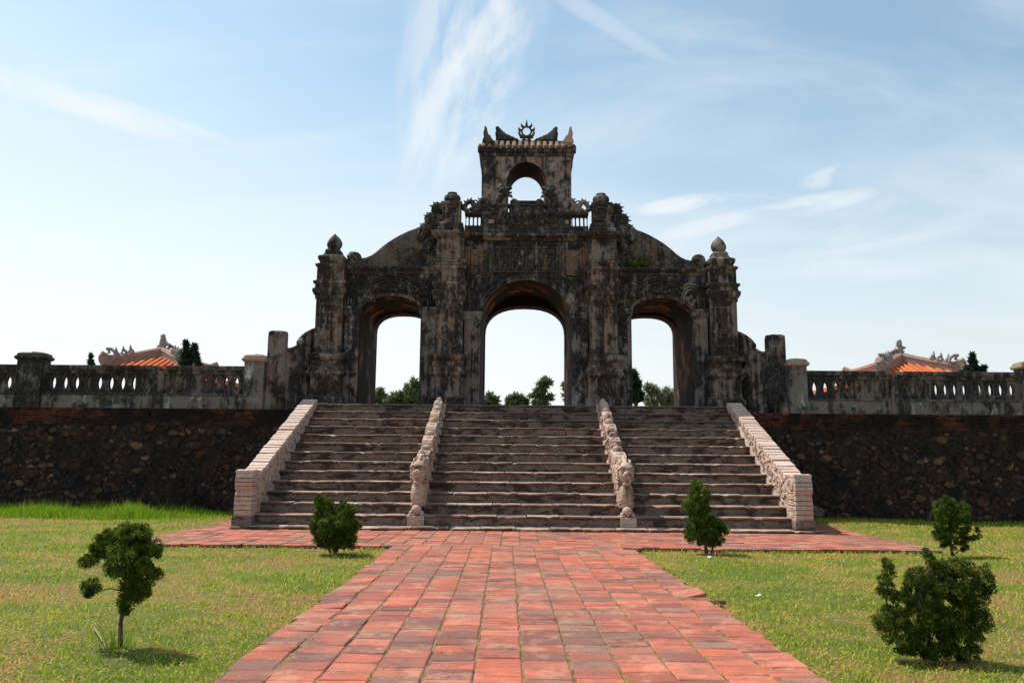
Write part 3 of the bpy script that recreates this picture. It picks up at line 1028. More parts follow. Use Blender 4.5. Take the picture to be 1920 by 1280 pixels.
OPEN = [(-4.45, .99, 6.42, 6.94, 2.1), (0.0, 1.48, 6.15, 7.52, 2.0), (4.45, .99, 6.42, 6.94, 2.1)]
OPENB = [(-4.45, 1.0, 6.18, 6.86, 2.5), (0.0, 1.45, 6.15, 7.17, 2.4), (4.45, 1.0, 6.18, 6.86, 2.5)]


def slab_with_arches(mb, opens, x0, x1, y0, y1, ztop):
    """front and back faces round the openings plus ends and top; the openings' own linings are separate"""
    x = x0
    cols = []
    for (c, h, s, a, e) in opens:
        cols.append(('solid', x, c - h)); cols.append(('arch', arch(c, h, s, a, e)))
        x = c + h
    cols.append(('solid', x, x1))
    for c in cols:
        if c[0] == 'solid':
            _, a, b = c
            for y, fl in ((y0, 0), (y1, 1)):
                q = [(a + GX, y, TZ), (b + GX, y, TZ), (b + GX, y, ztop), (a + GX, y, ztop)]
                mb.add(q, [(0, 1, 2, 3) if not fl else (3, 2, 1, 0)])
        else:
            p = c[1]
            for i in range(len(p) - 1):
                for y, fl in ((y0, 0), (y1, 1)):
                    q = [(p[i][0] + GX, y, p[i][1]), (p[i + 1][0] + GX, y, p[i + 1][1]), (p[i + 1][0] + GX, y, ztop), (p[i][0] + GX, y, ztop)]
                    mb.add(q, [(0, 1, 2, 3) if not fl else (3, 2, 1, 0)])
    a, b = x0 + GX, x1 + GX
    mb.add([(a, y0, TZ), (a, y1, TZ), (a, y1, ztop), (a, y0, ztop)], [(0, 3, 2, 1)])
    mb.add([(b, y0, TZ), (b, y1, TZ), (b, y1, ztop), (b, y0, ztop)], [(0, 1, 2, 3)])
    mb.add([(a, y0, ztop), (b, y0, ztop), (b, y1, ztop), (a, y1, ztop)], [(0, 1, 2, 3)])


def lining(mb, op, y0, y1):
    c, h, s, a, e = op
    p = [(c - h, TZ)] + arch(c, h, s, a, e) + [(c + h, TZ)]
    n = 6
    for i in range(len(p) - 1):
        mb.add([(p[i][0] + GX, y0, p[i][1]), (p[i + 1][0] + GX, y0, p[i + 1][1]), (p[i + 1][0] + GX, y1, p[i + 1][1]), (p[i][0] + GX, y1, p[i][1])], [(0, 1, 2, 3)])


g = M(); slab_with_arches(g, OPEN, -6.55, 6.55, GF, 28.5, 7.94); g.build('wall_body', M_gate, gate)
g = M(); slab_with_arches(g, OPENB, -6.55, 6.55, 28.503, GB, 7.94); g.build('rear_wall', M_vault, gate)
for i in range(3):
    g = M(); lining(g, OPEN[i], GF + .004, 28.5); lining(g, OPENB[i], 28.504, GB - .004); g.build('vault', M_vault, gate)
# middle storey above the central arch
M().box(GX - 2.2, GX + 2.2, GF + .003, 28.6, 7.943, 8.90).build('frieze', M_gate, gate)
g = M()
for (a, b, z0, z1) in ((-1.06, -.98, 7.78, 8.66), (.98, 1.06, 7.78, 8.66), (-.975, .975, 8.60, 8.66), (-.975, .975, 7.78, 7.84), (-.03, .03, 7.843, 8.597)):
    g.box(GX + a, GX + b, GF - .045, GF + .002, z0, z1)
g.build('panel_frame', M_gate, gate, bevel=.012)
for s in (-1, 1):
    g = M()
    pts = []
    for i in range(17):
        a = math.pi * (1 + i / 16)
        pts.append((GX + s * 1.50 + .34 * math.cos(a), GF - .02, 8.62 + .30 * math.sin(a)))
    g.tube(pts, .03, 6)
    for xx in (1.12, 1.90): g.box(GX + s * xx - .025, GX + s * xx + .025, GF - .035, GF + .002, 7.55, 8.66)
    g.tube([(GX + s * 1.16, GF - .015, 7.72), (GX + s * 1.30, GF - .02, 7.62), (GX + s * 1.6, GF - .02, 7.58), (GX + s * 1.86, GF - .015, 7.60)], .025, 6)
    g.build('side_panel', M_gate_warm, gate)
    M().box(GX + s * 1.51 - .33, GX + s * 1.51 + .33, GF - .018, GF + .001, 7.70, 8.55).build('panel_field', M_gate_warm, gate)
    a_, b_ = sorted((s * 1.93, s * 2.04)); M().box(GX + a_, GX + b_, GF - .012, GF + .001, 7.3, 8.66).build('panel_field', M_gate_warm, gate)
    for k in range(2):      # shallow plaques on either side of the middle bar
        M().box(GX + s * (.08 + .45 * k), GX + s * (.46 + .46 * k), GF - .02, GF + .001, 7.88, 8.56).build('plaque', M_gate_warm if k else M_gate, gate, bevel=.008)


# archivolts and springing pilasters
def band(op, w_, proj, mat_, y):
    c, h, s, a, e = op
    inn = arch(c, h + .004, s, a + .004, e, 22); out = arch(c, h + w_, s - .02, a + w_, e, 22)
    poly = inn + out[::-1]
    M().prism([(x + GX, z) for x, z in poly], y - proj, y - .002).build('archivolt', mat_, gate)


for i, op in enumerate(OPEN):
    band(op, .17 if i == 1 else .10, .07, M_gate if i == 1 else M_gate_warm, GF)
for (a, b, zi) in ((-2.02, -1.49, 6.16), (1.49, 2.02, 6.16), (-3.45, -2.97, 6.30), (2.97, 3.45, 6.30), (-5.93, -5.45, 6.30), (5.45, 5.93, 6.30)):
    cx = GX + (a + b) / 2; hx = (b - a) / 2
    M().stack(cx, GF - .075, hx - .004, .07, [(0, TZ), (0, zi - .02), (.025, zi), (.05, zi + .05), (.05, zi + .10), (.03, zi + .13), (.06, zi + .17), (.06, zi + .26), (0, zi + .28)]).build('pilaster', M_pilaster, gate, bevel=.01)

# curling mouldings over the side arches
for sgn in (-1, 1):
    cx = GX + sgn * 4.45
    g = M()
    for r_ in (0.0, .10, .20):
        pts = []
        for i in range(19):
            a = math.pi * i / 18
            pts.append((cx + (.78 - r_) * math.cos(a), GF - .02, 7.10 + (.56 - r_) * math.sin(a) ** .75))
        g.tube(pts, .038, 6)
        for s in (-1, 1):
            pts = []
            for i in range(15):
                a = -.15 + (math.pi + .1) * i / 14
                pts.append((cx + s * (.98 + (.44 - r_ * .95) * math.cos(a)), GF - .02, 6.72 + (.72 - r_) * math.sin(a) ** 1 if math.sin(a) > 0 else GF * 0 + 6.72 + (.72 - r_) * math.sin(a)))
            g.tube(pts, .038, 6)
    for s in (-1, 1):
        for q in range(5):
            g.blob((cx + s * (.98 + .12 * math.cos(q * 1.3)), GF - .02, 6.85 + .14 * math.sin(q * 1.3)), (.08, .05, .08), 7, 5, .2, q)
    for q in range(7):
        g.blob((cx + (q - 3) * .15, GF - .015, 7.18 + .05 * math.cos(q)), (.09, .05, .06), 7, 5, .2, q)
    g.build('scroll_moulding', M_gate if sgn < 0 else M_carve, gate, smooth=True)
    # horizontal cornice of the side bay
    a, b = sorted((sgn * 2.97, sgn * 5.93))
    M().prism([(GF, 7.70), (GF - .04, 7.72), (GF - .04, 7.78), (GF - .10, 7.83), (GF - .13, 7.88), (GF - .13, 7.945), (GF, 7.95)], GX + a, GX + b, 'x').build('cornice', M_gate, gate)
    # swept gable
    crv = [(2.6, 9.50), (3.0, 9.44), (3.35, 9.34), (3.65, 9.26), (3.9, 9.17), (4.15, 9.05), (4.37, 8.92), (4.6, 8.77), (4.81, 8.60), (4.98, 8.44), (5.15, 8.31), (5.32, 8.235), (5.5, 8.20), (5.75, 8.18), (6.05, 8.17)]
    poly = [(GX + sgn * 2.6, 7.953)] + [(GX + sgn * a_, z) for a_, z in crv] + [(GX + sgn * 6.05, 7.953)]
    M().prism(poly, GF + .05, GF + .55).build('gable', M_gable, gate, bevel=.02)
    g = M(); g.tube([(GX + sgn * a_, GF + .30, z + .015) for a_, z in crv[2:]], .07, 6, 0, 3.6); g.build('gable_coping', M_gable, gate, smooth=True)
    g = M()
    pts = []
    for i in range(22):
        a = i / 21 * 3.3 * math.pi
        pts.append((GX + sgn * (5.72 + (.20 - .16 * i / 21) * math.cos(a)), GF + .12, 8.22 + (.20 - .16 * i / 21) * math.sin(a) + .02))
    g.tube(pts, .07, 6, 0, 2.2)
    g.blob((GX + sgn * 5.84, GF + .1, 8.30 if sgn < 0 else 8.16), (.15, .18, .17), 9, 7, .2, 2)
    g.blob((GX + sgn * 5.80, GF + .02, 7.98), (.12, .10, .16), 9, 7, .2, 4)
    g.build('volute', M_carve, gate, smooth=True)
    rr = random.Random(40 + sgn)          # low relief of scrolling leaves on the gable
    for q in range(17):
        u = rr.uniform(3.0, 4.9); zt = np.interp(u, [c_[0] for c_ in crv], [c_[1] for c_ in crv])
        z = rr.uniform(8.05, zt - .18)
        pts = [(GX + sgn * (u + .16 * (1 - i / 10) * math.cos(i * .62 + q)), GF + .045, z + .16 * (1 - i / 10) * math.sin(i * .62 + q)) for i in range(10)]
        M().tube(pts, [.035 - .002 * i for i in range(10)], 5).build('leaf_scroll', M_gable, gate, (GX + sgn * u, GF + .045, z), smooth=True)

# piers
PO = [(.13, TZ), (.13, 3.58), (.08, 3.62), (.05, 3.68), (.05, 4.20), (.09, 4.26), (.15, 4.32), (.15, 4.40), (.12, 4.42), (.12, 4.56), (.07, 4.60), (.05, 4.66), (.05, 4.74), (.10, 4.78), (.14, 4.84), (.14, 4.96), (.04, 5.02), (0, 5.07),
      (0, 6.74), (.03, 6.78), (.03, 6.86), (.07, 6.92), (.10, 7.0), (.10, 7.10), (.06, 7.12), (.04, 7.18), (.04, 7.24), (.09, 7.28), (.09, 7.36), (.03, 7.39), (.01, 7.42), (.01, 7.82), (.05, 7.85), (.06, 7.93), (.01, 7.96)]


def crisp(prof):
    """cut a thin groove under every projecting step so the mouldings read as separate courses"""
    out = []
    for i, (o, z) in enumerate(prof):
        out.append((o * 1.15, z))
        if i + 1 < len(prof) and prof[i + 1][0] < o - .025 and prof[i + 1][1] - z < .06:
            out.append((prof[i + 1][0] * 1.15 - .022, z + .004)); out.append((prof[i + 1][0] * 1.15 - .022, z + .016 if prof[i + 1][1] - z > .018 else z + .01))
    return out


for sgn in (-1, 1):
    cx = GX + sgn * 6.40; cy = GF + .02
    p = M().stack(cx, cy, .43, .42, crisp(PO)).build('pier', M_pier, gate, bevel=.008)
    # curved cap and lotus bud
    M().stack(cx, cy, .38, .38, [(0, 7.962), (.0, 8.02), (.04, 8.08), (.06, 8.16), (.04, 8.22), (-.06, 8.27), (-.10, 8.30), (-.10, 8.34), (-.14, 8.37), (-.12, 8.42), (-.16, 8.49), (-.2, 8.51)]).build('pier_cap', M_carve, p, bevel=.01)
    M().lathe(cx, cy, [(.15, 8.512), (.19, 8.54), (.235, 8.62), (.25, 8.70), (.235, 8.78), (.18, 8.88), (.10, 8.97), (.04, 9.03), (.01, 9.07)], 16, 8, .05).build('lotus_bud', M_carve, p, smooth=True)
    # shallow panel on the shaft
    g = M()
    for (a, b, z0, z1) in ((-.30, -.26, 5.3, 6.6), (.26, .30, 5.3, 6.6), (-.257, .257, 6.56, 6.6), (-.257, .257, 5.3, 5.34)):
        g.box(cx + a, cx + b, cy - .442, cy - .419, z0, z1)
    g.build('panel_frame', M_pier, p)
PI_ = PO[:18] + [(0, 6.68), (.03, 6.74), (.06, 6.80), (.06, 6.90), (.09, 6.94), (.09, 7.06), (.05, 7.10), (.05, 7.22), (.09, 7.27), (.09, 7.35), (.03, 7.38), (.03, 7.74), (.08, 7.80), (.08, 7.88), (.03, 7.92), (.03, 8.00), (.07, 8.04), (.07, 8.09), (0, 8.13),
                 (0, 8.80), (.05, 8.85), (.12, 8.91), (.15, 8.96), (.15, 9.05), (.06, 9.07)]
for sgn in (-1, 1):
    cx = GX + sgn * 2.50; cy = GF + .02
    p = M().stack(cx, cy, .445, .44, crisp(PI_)).build('pier', M_pier, gate, bevel=.008)
    M().stack(cx, cy, .30, .30, [(.14, 9.072), (.14, 9.20), (.10, 9.24), (.10, 9.36), (.02, 9.41), (0, 9.42), (0, 10.02), (.05, 10.05), (.05, 10.12), (-.02, 10.13)]).build('attic_post', M_pier, p, bevel=.008)
    M().lathe(cx, cy, [(.20, 10.132), (.22, 10.17), (.27, 10.24), (.285, 10.32), (.25, 10.40), (.17, 10.44), (.15, 10.47), (.17, 10.50), (.14, 10.505)], 16).build('urn', M_carve, p, smooth=True)
    g = M()
    for (a, b, z0, z1) in ((-.20, -.17, 9.52, 9.95), (.17, .20, 9.52, 9.95), (-.167, .167, 9.92, 9.95), (-.167, .167, 9.52, 9.55)):
        g.box(cx + a, cx + b, cy - .318, cy - .299, z0, z1)
    g.build('panel_frame', M_pier, p)

# main cornice and attic parapet
CY = GF - .24
g = M().prism([(GF + .1, 8.86), (GF - .05, 8.86), (GF - .10, 8.90), (GF - .12, 8.93), (GF - .20, 8.96), (GF - .24, 8.99), (GF - .24, 9.06), (GF - .10, 9.08), (GF + .3, 9.085), (GF + .3, 8.86)], GX - 1.90, GX + 1.90, 'x')
g.build('cornice', M_pier, gate)
AYF, AYB = GF - .12, GF + .18
M().prism([(AYF, 9.088), (AYF, 9.17), (AYF + .03, 9.19), (AYF + .03, 9.28), (AYF + .01, 9.30), (AYF + .01, 9.35), (AYB, 9.35), (AYB, 9.088)], GX - 2.06, GX + 2.06, 'x').build('parapet_base', M_gate, gate)
for sgn in (-1, 1):
    a, b = sorted((sgn * 2.06, sgn * 1.50))
    n = 4; sp = (b - a) / n
    for i in range(n + 1):
        x = GX + a + sp * i
        hw = sp * (.24 if 0 < i < n else .16)
        M().stack(x + (0 if 0 < i < n else (.03 if i == 0 else -.03)), (AYF + AYB) / 2, hw, .07, [(.0, 9.353), (.0, 9.38), (-.012, 9.42), (-.012, 9.62), (.0, 9.66), (0, 9.71)]).build('baluster', M_pier, gate)
    a, b = sorted((sgn * 2.06, sgn * 1.0))
    M().prism([(AYF - .03, 9.713), (AYF - .05, 9.75), (AYF - .05, 9.80), (AYF, 9.83), (AYB, 9.83), (AYB, 9.713)], GX + a, GX + b, 'x').build('parapet_rail', M_gate, gate)
    a, b = sorted((sgn * 1.48, sgn * 1.0))
    M().box(GX + a, GX + b, AYF + .01, AYB - .02, 9.353, 9.711).build('parapet_block', M_gate, gate, bevel=.01)
    M().box(GX + sgn * 1.24 - .16, GX + sgn * 1.24 + .16, AYF - .012, AYF + .008, 9.42, 9.55).build('plaque', M_tower, gate)
# central cartouche of the parapet with two little openings
g = M()
g.box(GX - .50, GX + .50, AYF - .02, AYB, 9.353, 10.02)
for s in (-1, 1):
    a, b = sorted((s * .502, s * .998))
    g.box(GX + a, GX + b, AYF - .01, AYB - .01, 9.353, 9.82)
    a, b = sorted((s * (.70 if s > 0 else .64), s * .998)); g.box(GX + a, GX + b, AYF - .008, AYB - .008, 9.823, 10.02)
    a, b = sorted((s * .502, s * .585)); g.box(GX + a, GX + b, AYF - .008, AYB - .008, 9.823, 10.02)
g.box(GX - 1.0, GX + 1.0, AYF - .05, AYB + .02, 10.023, 10.10)
g.box(GX - .36, GX + .36, AYF - .02, AYB, 10.103, 10.22)
g.build('cartouche', M_gate, gate, bevel=.02)
g = M()
for i in range(26):
    a = 2 * math.pi * i / 25
    if i == 25: break
    b = 2 * math.pi * (i + 1) / 25
    g.tube([(GX + .34 * math.cos(a), AYF - .03, 9.70 + .24 * math.sin(a)), (GX + .34 * math.cos(b), AYF - .03, 9.70 + .24 * math.sin(b))], .028, 5)
g.blob((GX, AYF - .03, 9.72), (.17, .08, .16), 10, 7, .25, 3)
for q in range(12):
    a = q * math.pi / 6
    g.blob((GX + .24 * math.cos(a), AYF - .025, 9.70 + .17 * math.sin(a)), (.05, .04, .045), 6, 5, .2, q)
for s in (-1, 1):
    g.tube([(GX + s * .95, AYF - .02, 9.42), (GX + s * .72, AYF - .03, 9.48), (GX + s * .60, AYF - .03, 9.66), (GX + s * .80, AYF - .03, 9.80)], .035, 6)
    g.blob((GX + s * .42, AYF + .08, 10.17), (.15, .13, .13), 9, 6, .2, 5)
    g.tube([(GX + s * .55, AYF - .03, 9.40), (GX + s * .2, AYF - .035, 9.42), (GX, AYF - .035, 9.39)], .03, 5)
g.build('relief', M_carve, gate, smooth=True)


def coil(mb, pts, r0_, r1_, y, spikes=True, k0=0):
    """a coiling dragon body in the plane of the parapet"""
    P = [Vector((GX + a, y + .05 * math.sin(i * 2.1 + k0), b)) for i, (a, b) in enumerate(pts)]
    Q = []
    for i in range(len(P) - 1):          # Catmull-Rom
        p0, p1, p2, p3 = P[max(i - 1, 0)], P[i], P[i + 1], P[min(i + 2, len(P) - 1)]
        for q in range(5):
            t = q / 5
            Q.append(.5 * ((2 * p1) + (p2 - p0) * t + (2 * p0 - 5 * p1 + 4 * p2 - p3) * t * t + (3 * p1 - p0 - 3 * p2 + p3) * t ** 3))
    Q.append(P[-1])
    n = len(Q)
    rad = [(r0_ + (r1_ - r0_) * i / (n - 1)) * (1 + .10 * math.sin(i * 2.4)) for i in range(n)]
    mb.tube(Q, rad, 8)
    if spikes:
        for i in range(1, n - 1, 2):
            d = (Q[i + 1] - Q[i - 1]).normalized(); nrm = Vector((-d.z, 0, d.x))
            if nrm.z < 0 and abs(nrm.z) > .3: nrm = -nrm
            mb.cone(Q[i] + nrm * rad[i] * .7, Q[i] + nrm * (rad[i] + .085) + d * .03, .045, 5)


for sgn in (-1, 1):
    S = lambda L: [(sgn * a, b) for a, b in L]
    g = M(); yy = GF + .02
    coil(g, S([(2.12, 9.92), (2.02, 10.16), (1.86, 10.20), (1.74, 10.02), (1.66, 9.92), (1.60, 10.08), (1.50, 10.26), (1.36, 10.24), (1.28, 10.06), (1.20, 9.94), (1.08, 10.0), (.98, 10.16), (.92, 10.34), (.84, 10.48), (.74, 10.56)]), .075, .15, yy)
    for q in range(7):
        g.blob((GX + sgn * (2.0 - .16 * q), yy - .02, 9.90 + .04 * (q % 2)), (.10, .10, .08), 7, 5, .25, q)
    g.build('dragon_body', M_carve, gate, smooth=True)
    h = M()
    h.blob((GX + sgn * .78, yy - .05, 10.58), (.17, .15, .13), 10, 7, .15, 1)
    h.tube([(GX + sgn * .72, yy - .05, 10.62), (GX + sgn * .60, yy - .05, 10.66), (GX + sgn * .50, yy - .05, 10.70)], [.10, .075, .045], 7)
    h.tube([(GX + sgn * .72, yy - .05, 10.52), (GX + sgn * .60, yy - .05, 10.50), (GX + sgn * .50, yy - .05, 10.53)], [.075, .05, .03], 7)
    for q in range(6):
        a = .4 + q * .42
        h.cone((GX + sgn * (.82 + .08 * math.cos(a)), yy - .03, 10.62 + .06 * math.sin(a)), (GX + sgn * (.82 + .26 * math.cos(a)), yy, 10.64 + .23 * math.sin(a)), .06)
    h.cone((GX + sgn * .76, yy - .12, 10.68), (GX + sgn * .86, yy - .12, 10.86), .035)
    for q in range(4): h.cone((GX + sgn * (.62 - .03 * q), yy - .05, 10.44), (GX + sgn * (.60 - .05 * q), yy - .05, 10.36 - .02 * q), .035)
    for q in range(3): h.blob((GX + sgn * (.86 + .06 * q), yy - .10, 10.38 - .14 * q), (.12, .1, .1), 8, 6, .25, q)
    h.build('dragon_head', M_carve, gate, smooth=True)
    # tail tumbling down outside the attic post onto the gable
    g = M()
    coil(g, S([(2.80, 9.86), (2.92, 10.06), (3.06, 10.04), (3.08, 9.86), (2.98, 9.76), (3.08, 9.66), (3.24, 9.74), (3.34, 9.62), (3.26, 9.48), (3.30, 9.36), (3.44, 9.40), (3.50, 9.26), (3.56, 9.06)]), .13, .09, yy + .02)
    for q in range(13):
        g.blob((GX + sgn * (2.86 + .055 * q), yy + .06, 9.62 - .05 * q + .10 * math.sin(q * 2.0)), (.15, .16, .14), 8, 6, .3, q)
    for q in range(6): g.blob((GX + sgn * (2.95 + .07 * q), yy, 9.2 - .13 * q), (.14, .12, .15), 8, 6, .3, q + 20)
    g.build('dragon_tail', M_carve, gate, smooth=True)

# ---- tower
TYF, TYB = 26.60, 28.0
tw = M()
topz = 12.08
ap = arch(0, .71, 11.02, 11.88, 2.0, 20); apb = arch(0, .64, 11.02, 11.84, 2.0, 20)
for s in (-1, 1):
    a, b = sorted((s * 1.555, s * .71))
    tw.add([(GX + a, TYF, 8.9), (GX + b, TYF, 8.9), (GX + b, TYF, topz), (GX + a, TYF, topz)], [(0, 1, 2, 3)])
    a, b = sorted((s * 1.555, s * .64))
    tw.add([(GX + a, TYB, 8.9), (GX + b, TYB, 8.9), (GX + b, TYB, topz), (GX + a, TYB, topz)], [(3, 2, 1, 0)])
    X = GX + s * 1.555
    q = [(X, TYF, 8.9), (X, TYB, 8.9), (X, TYB, topz), (X, TYF, topz)]
    tw.add(q, [(0, 1, 2, 3) if s > 0 else (3, 2, 1, 0)])
for i in range(20):
    for P, y, fl in ((ap, TYF, 0), (apb, TYB, 1)):
        q = [(GX + P[i][0], y, P[i][1]), (GX + P[i + 1][0], y, P[i + 1][1]), (GX + P[i + 1][0], y, topz), (GX + P[i][0], y, topz)]
        tw.add(q, [(0, 1, 2, 3) if not fl else (3, 2, 1, 0)])
tower = tw.build('tower', M_tower, gate)
v = M()
pf = [(-.71, 8.9)] + ap + [(.71, 8.9)]; pb = [(-.64, 8.9)] + apb + [(.64, 8.9)]
for i in range(len(pf) - 1):
    v.add([(GX + pf[i][0], TYF + .003, pf[i][1]), (GX + pf[i + 1][0], TYF + .003, pf[i + 1][1]), (GX + pb[i + 1][0], TYB - .003, pb[i + 1][1]), (GX + pb[i][0], TYB - .003, pb[i][1])], [(0, 1, 2, 3)])
v.build('vault', M_vault, tower)
ed = arch(0, .714, 11.02, 11.884, 2.0, 20); eo = arch(0, .79, 11.02, 11.96, 2.0, 20)
M().prism([(GX + a, b) for a, b in ed + eo[::-1]], TYF - .03, TYF - .001).build('archivolt', M_tower, tower)
for s in (-1, 1):         # flared shoulders
    M().prism([(GX + s * 1.557, 11.60), (GX + s * 1.60, 11.74), (GX + s * 1.615, 12.078), (GX + s * 1.557, 12.078)], TYF + .02, TYB - .02).build('shoulder', M_gate, tower)
M().stack(GX, (TYF + TYB) / 2, 1.57, .72, [(0, 12.082), (.03, 12.10), (.03, 12.17), (.07, 12.20), (.10, 12.24), (.10, 12.33), (.05, 12.35)]).build('cornice', M_gate, tower, bevel=.008)
rf = M().prism([(TYF - .10, 12.353), (TYF + .16, 12.60), (27.3, 12.80), (TYB - .16, 12.60), (TYB + .10, 12.353)], GX - 1.62, GX + 1.62, 'x').build('roof', M_towertile, tower)
tme = None
for k in range(15):
    x = GX - 1.50 + k * (3.0 / 14)
    c = M()
    r_ = .075
    pr = [(r_ * math.cos(a), r_ * math.sin(a)) for a in [math.pi * i / 7 for i in range(8)]]
    vs = [(x + p, TYF - .19, 12.352 + q) for p, q in pr] + [(x + p, TYF + .18, 12.66 + q) for p, q in pr]
    fs = [(i, i + 1, 9 + i, 8 + i) for i in range(7)] + [tuple(range(8))[::-1], tuple(range(8, 16))]
    c.add(vs, fs)
    c.build('roof_tile', M_towertile, tower, (x, TYF, 12.4))
M().prism([(27.10, 12.62), (27.10, 12.84), (27.16, 12.90), (27.44, 12.90), (27.50, 12.84), (27.50, 12.62)], GX - 1.52, GX + 1.52, 'x').build('ridge', M_gate, tower)


def px(L, y=27.3, ox=987.0, oy=266.0, z0=12.91):
    """silhouette measured on the tower top: converted to metres at its own depth"""
    k = .0181
    return [(GX + (a - ox) * k, z0 + (oy - b) * k) for a, b in L]


finL = [(926, 268), (926.5, 258), (925, 250), (927, 244), (925.5, 238), (928.5, 235.6), (933, 236.8), (932, 239.5), (935.5, 241.5), (941, 247), (946, 250), (946.5, 254), (951, 253), (954, 257), (958, 256), (961, 260), (967, 261), (973, 264.5), (975, 268)]
hornL = [(902, 272), (901.5, 262), (904, 257), (903, 247), (905, 240), (905, 235), (907.5, 234), (910, 238), (912, 248), (915, 254), (917, 253), (919, 259), (923, 263), (927, 268), (927, 272)]


def plate(mb, poly, y0, y1):
    """carved plate, thicker in the middle: two stacked outlines"""
    mb.prism(poly, y0, y1)
    cx = sum(p[0] for p in poly) / len(poly); cz = sum(p[1] for p in poly) / len(poly)
    mb.prism([(cx + (a - cx) * .72, cz + (b - cz) * .72) for a, b in poly], y0 - .05, y0 - .001)


for s in (1, -1):
    L = finL if s > 0 else [(2 * 987.3 - a, b) for a, b in finL]
    g = M(); plate(g, px(L), 27.22, 27.38)
    for q in range(5):
        a = 934 + q * 8; b = 252 + q * 3.1
        (xx, zz), = px([((a if s > 0 else 2 * 987.3 - a), b)])
        g.blob((xx, 27.2, zz), (.09, .06, .07), 7, 5, .25, q)
    g.build('ridge_fin', M_gable, tower)
    L = hornL if s > 0 else [(2 * 989.5 - a, b) for a, b in hornL]
    g = M(); plate(g, px(L, oy=272, z0=12.50), TYF - .02, TYF + .16)
    g.build('corner_horn', M_gable if s > 0 else M_dragon, tower)
    g = M()
    xx = GX + (-1.60 if s > 0 else 1.62)
    g.tube([(xx, TYF - .08, 12.20), (xx + (-.03 if s > 0 else .03), TYF - .06, 12.40), (xx + (-.05 if s > 0 else .05), TYF + .1, 12.56)], [.10, .08, .03], 7)
    g.build('corner_scroll', M_gable, tower, smooth=True)
fl = M()
zc = 13.30
for i in range(24):
    a = 2 * math.pi * i / 24; b = 2 * math.pi * (i + 1) / 24
    fl.tube([(GX + .172 * math.cos(a), 27.3, zc + .172 * math.sin(a)), (GX + .172 * math.cos(b), 27.3, zc + .172 * math.sin(b))], .034, 6)
for x0_, z0_, x1_, z1_ in ((0, .18, 0, .44), (-.09, .15, -.185, .32), (.09, .15, .185, .32), (-.17, .02, -.285, .17), (.17, .02, .285, .17)):
    p = Vector((GX + x0_, 27.3, zc + z0_)); q = Vector((GX + x1_, 27.3, zc + z1_))
    mid_ = Vector((GX + x0_ + (x1_ - x0_) * .85, 27.3, zc + z0_ + (z1_ - z0_) * .35))
    fl.tube([p, (p + mid_) / 2, mid_, (mid_ + q) / 2, q], [.05, .050, .045, .026, .006], 6)
for s in (-1, 1):
    fl.tube([(GX + s * .12, 27.3, zc - .20), (GX + s * .22, 27.3, zc - .16), (GX + s * .27, 27.3, zc - .06), (GX + s * .25, 27.3, zc + .05)], [.05, .05, .04, .02], 6)
    fl.tube([(GX + s * .08, 27.3, 12.95), (GX + s * .10, 27.3, 13.10)], [.05, .05], 6)
fl.box(GX - .18, GX + .18, 27.2, 27.4, 12.902, 12.96)
fl.box(GX - .24, GX + .24, 27.22, 27.38, 13.06, 13.10)
fl.build('flaming_disc', M_gable, tower, smooth=False)

# ---- curved wing walls joining the gate to the balustrades
for sgn in (-1, 1):
    wg = M()
    # plan curve from the outer pier forward to the end of the balustrade; height profile along it
    prof = [(6.80, 5.86), (6.95, 5.80), (7.10, 5.72), (7.26, 5.60), (7.40, 5.46), (7.48, 5.34), (7.481, 5.24), (7.60, 5.14), (7.72, 5.09), (7.84, 5.08), (7.93, 5.12), (7.931, 5.53), (8.02, 5.57), (8.16, 5.59), (8.30, 5.585), (8.40, 5.56), (8.46, 5.52), (8.47, 5.34)]
    prof = [(6.8 + (u - 6.8) * .745, z) for u, z in prof]
    th = .40
    def plan(u): 
        k = (u - 6.8) / 1.245
        return 26.05 - 1.45 * k ** .8
    vs = []; fs = []
    for (u, z) in prof:
        y = plan(u)
        vs += [(GX + sgn * u, y, TZ - .22), (GX + sgn * u, y, z), (GX + sgn * u, y + th, z), (GX + sgn * u, y + th, TZ - .22)]
    for i in range(len(prof) - 1):
        for j in range(4):
            a = 4 * i + j; b = 4 * i + (j + 1) % 4
            fs.append((a, b, b + 4, a + 4) if sgn < 0 else (a, a + 4, b + 4, b))
    e = 4 * (len(prof) - 1)
    fs += [(0, 1, 2, 3), (e + 3, e + 2, e + 1, e)]
    wg.add(vs, fs)
    wing = wg.build('wing_wall', M_wing, gate)
    c = M()
    c.tube([(GX + sgn * u, plan(u) + .12, z + .0) for u, z in prof[:6]], .075, 6, 0, 2.2)
    c.tube([(GX + sgn * u, plan(u) + .0, z - .04) for u, z in prof[6:11]], .055, 6, 0, 1.6)
    c.blob((GX + sgn * 7.24, plan(7.24), 5.32), (.15, .12, .13), 9, 6, .15, 2)
    c.build('coping', M_wing, wing, smooth=True)
    ro = M()
    ro.lathe(GX + sgn * 7.80, plan(7.80) + .14, [(.26, TZ - .2), (.26, 3.8), (.275, 3.84), (.255, 3.9), (.25, 5.16), (.27, 5.22), (.27, 5.50), (.25, 5.58), (.1, 5.61)], 16)
    ro.build('end_roll', M_wing, wing, smooth=True)
    pts = []
    for i in range(22):
        a = i / 21 * 3.2 * math.pi
        r_ = .15 - .11 * i / 21
        pts.append((GX + sgn * (7.80 - .02) + r_ * math.cos(a), plan(7.80) - .13, 5.40 + r_ * math.sin(a)))
    sc_ = M().tube(pts, .03, 6); sc_.build('scroll', M_wing, wing, smooth=True)

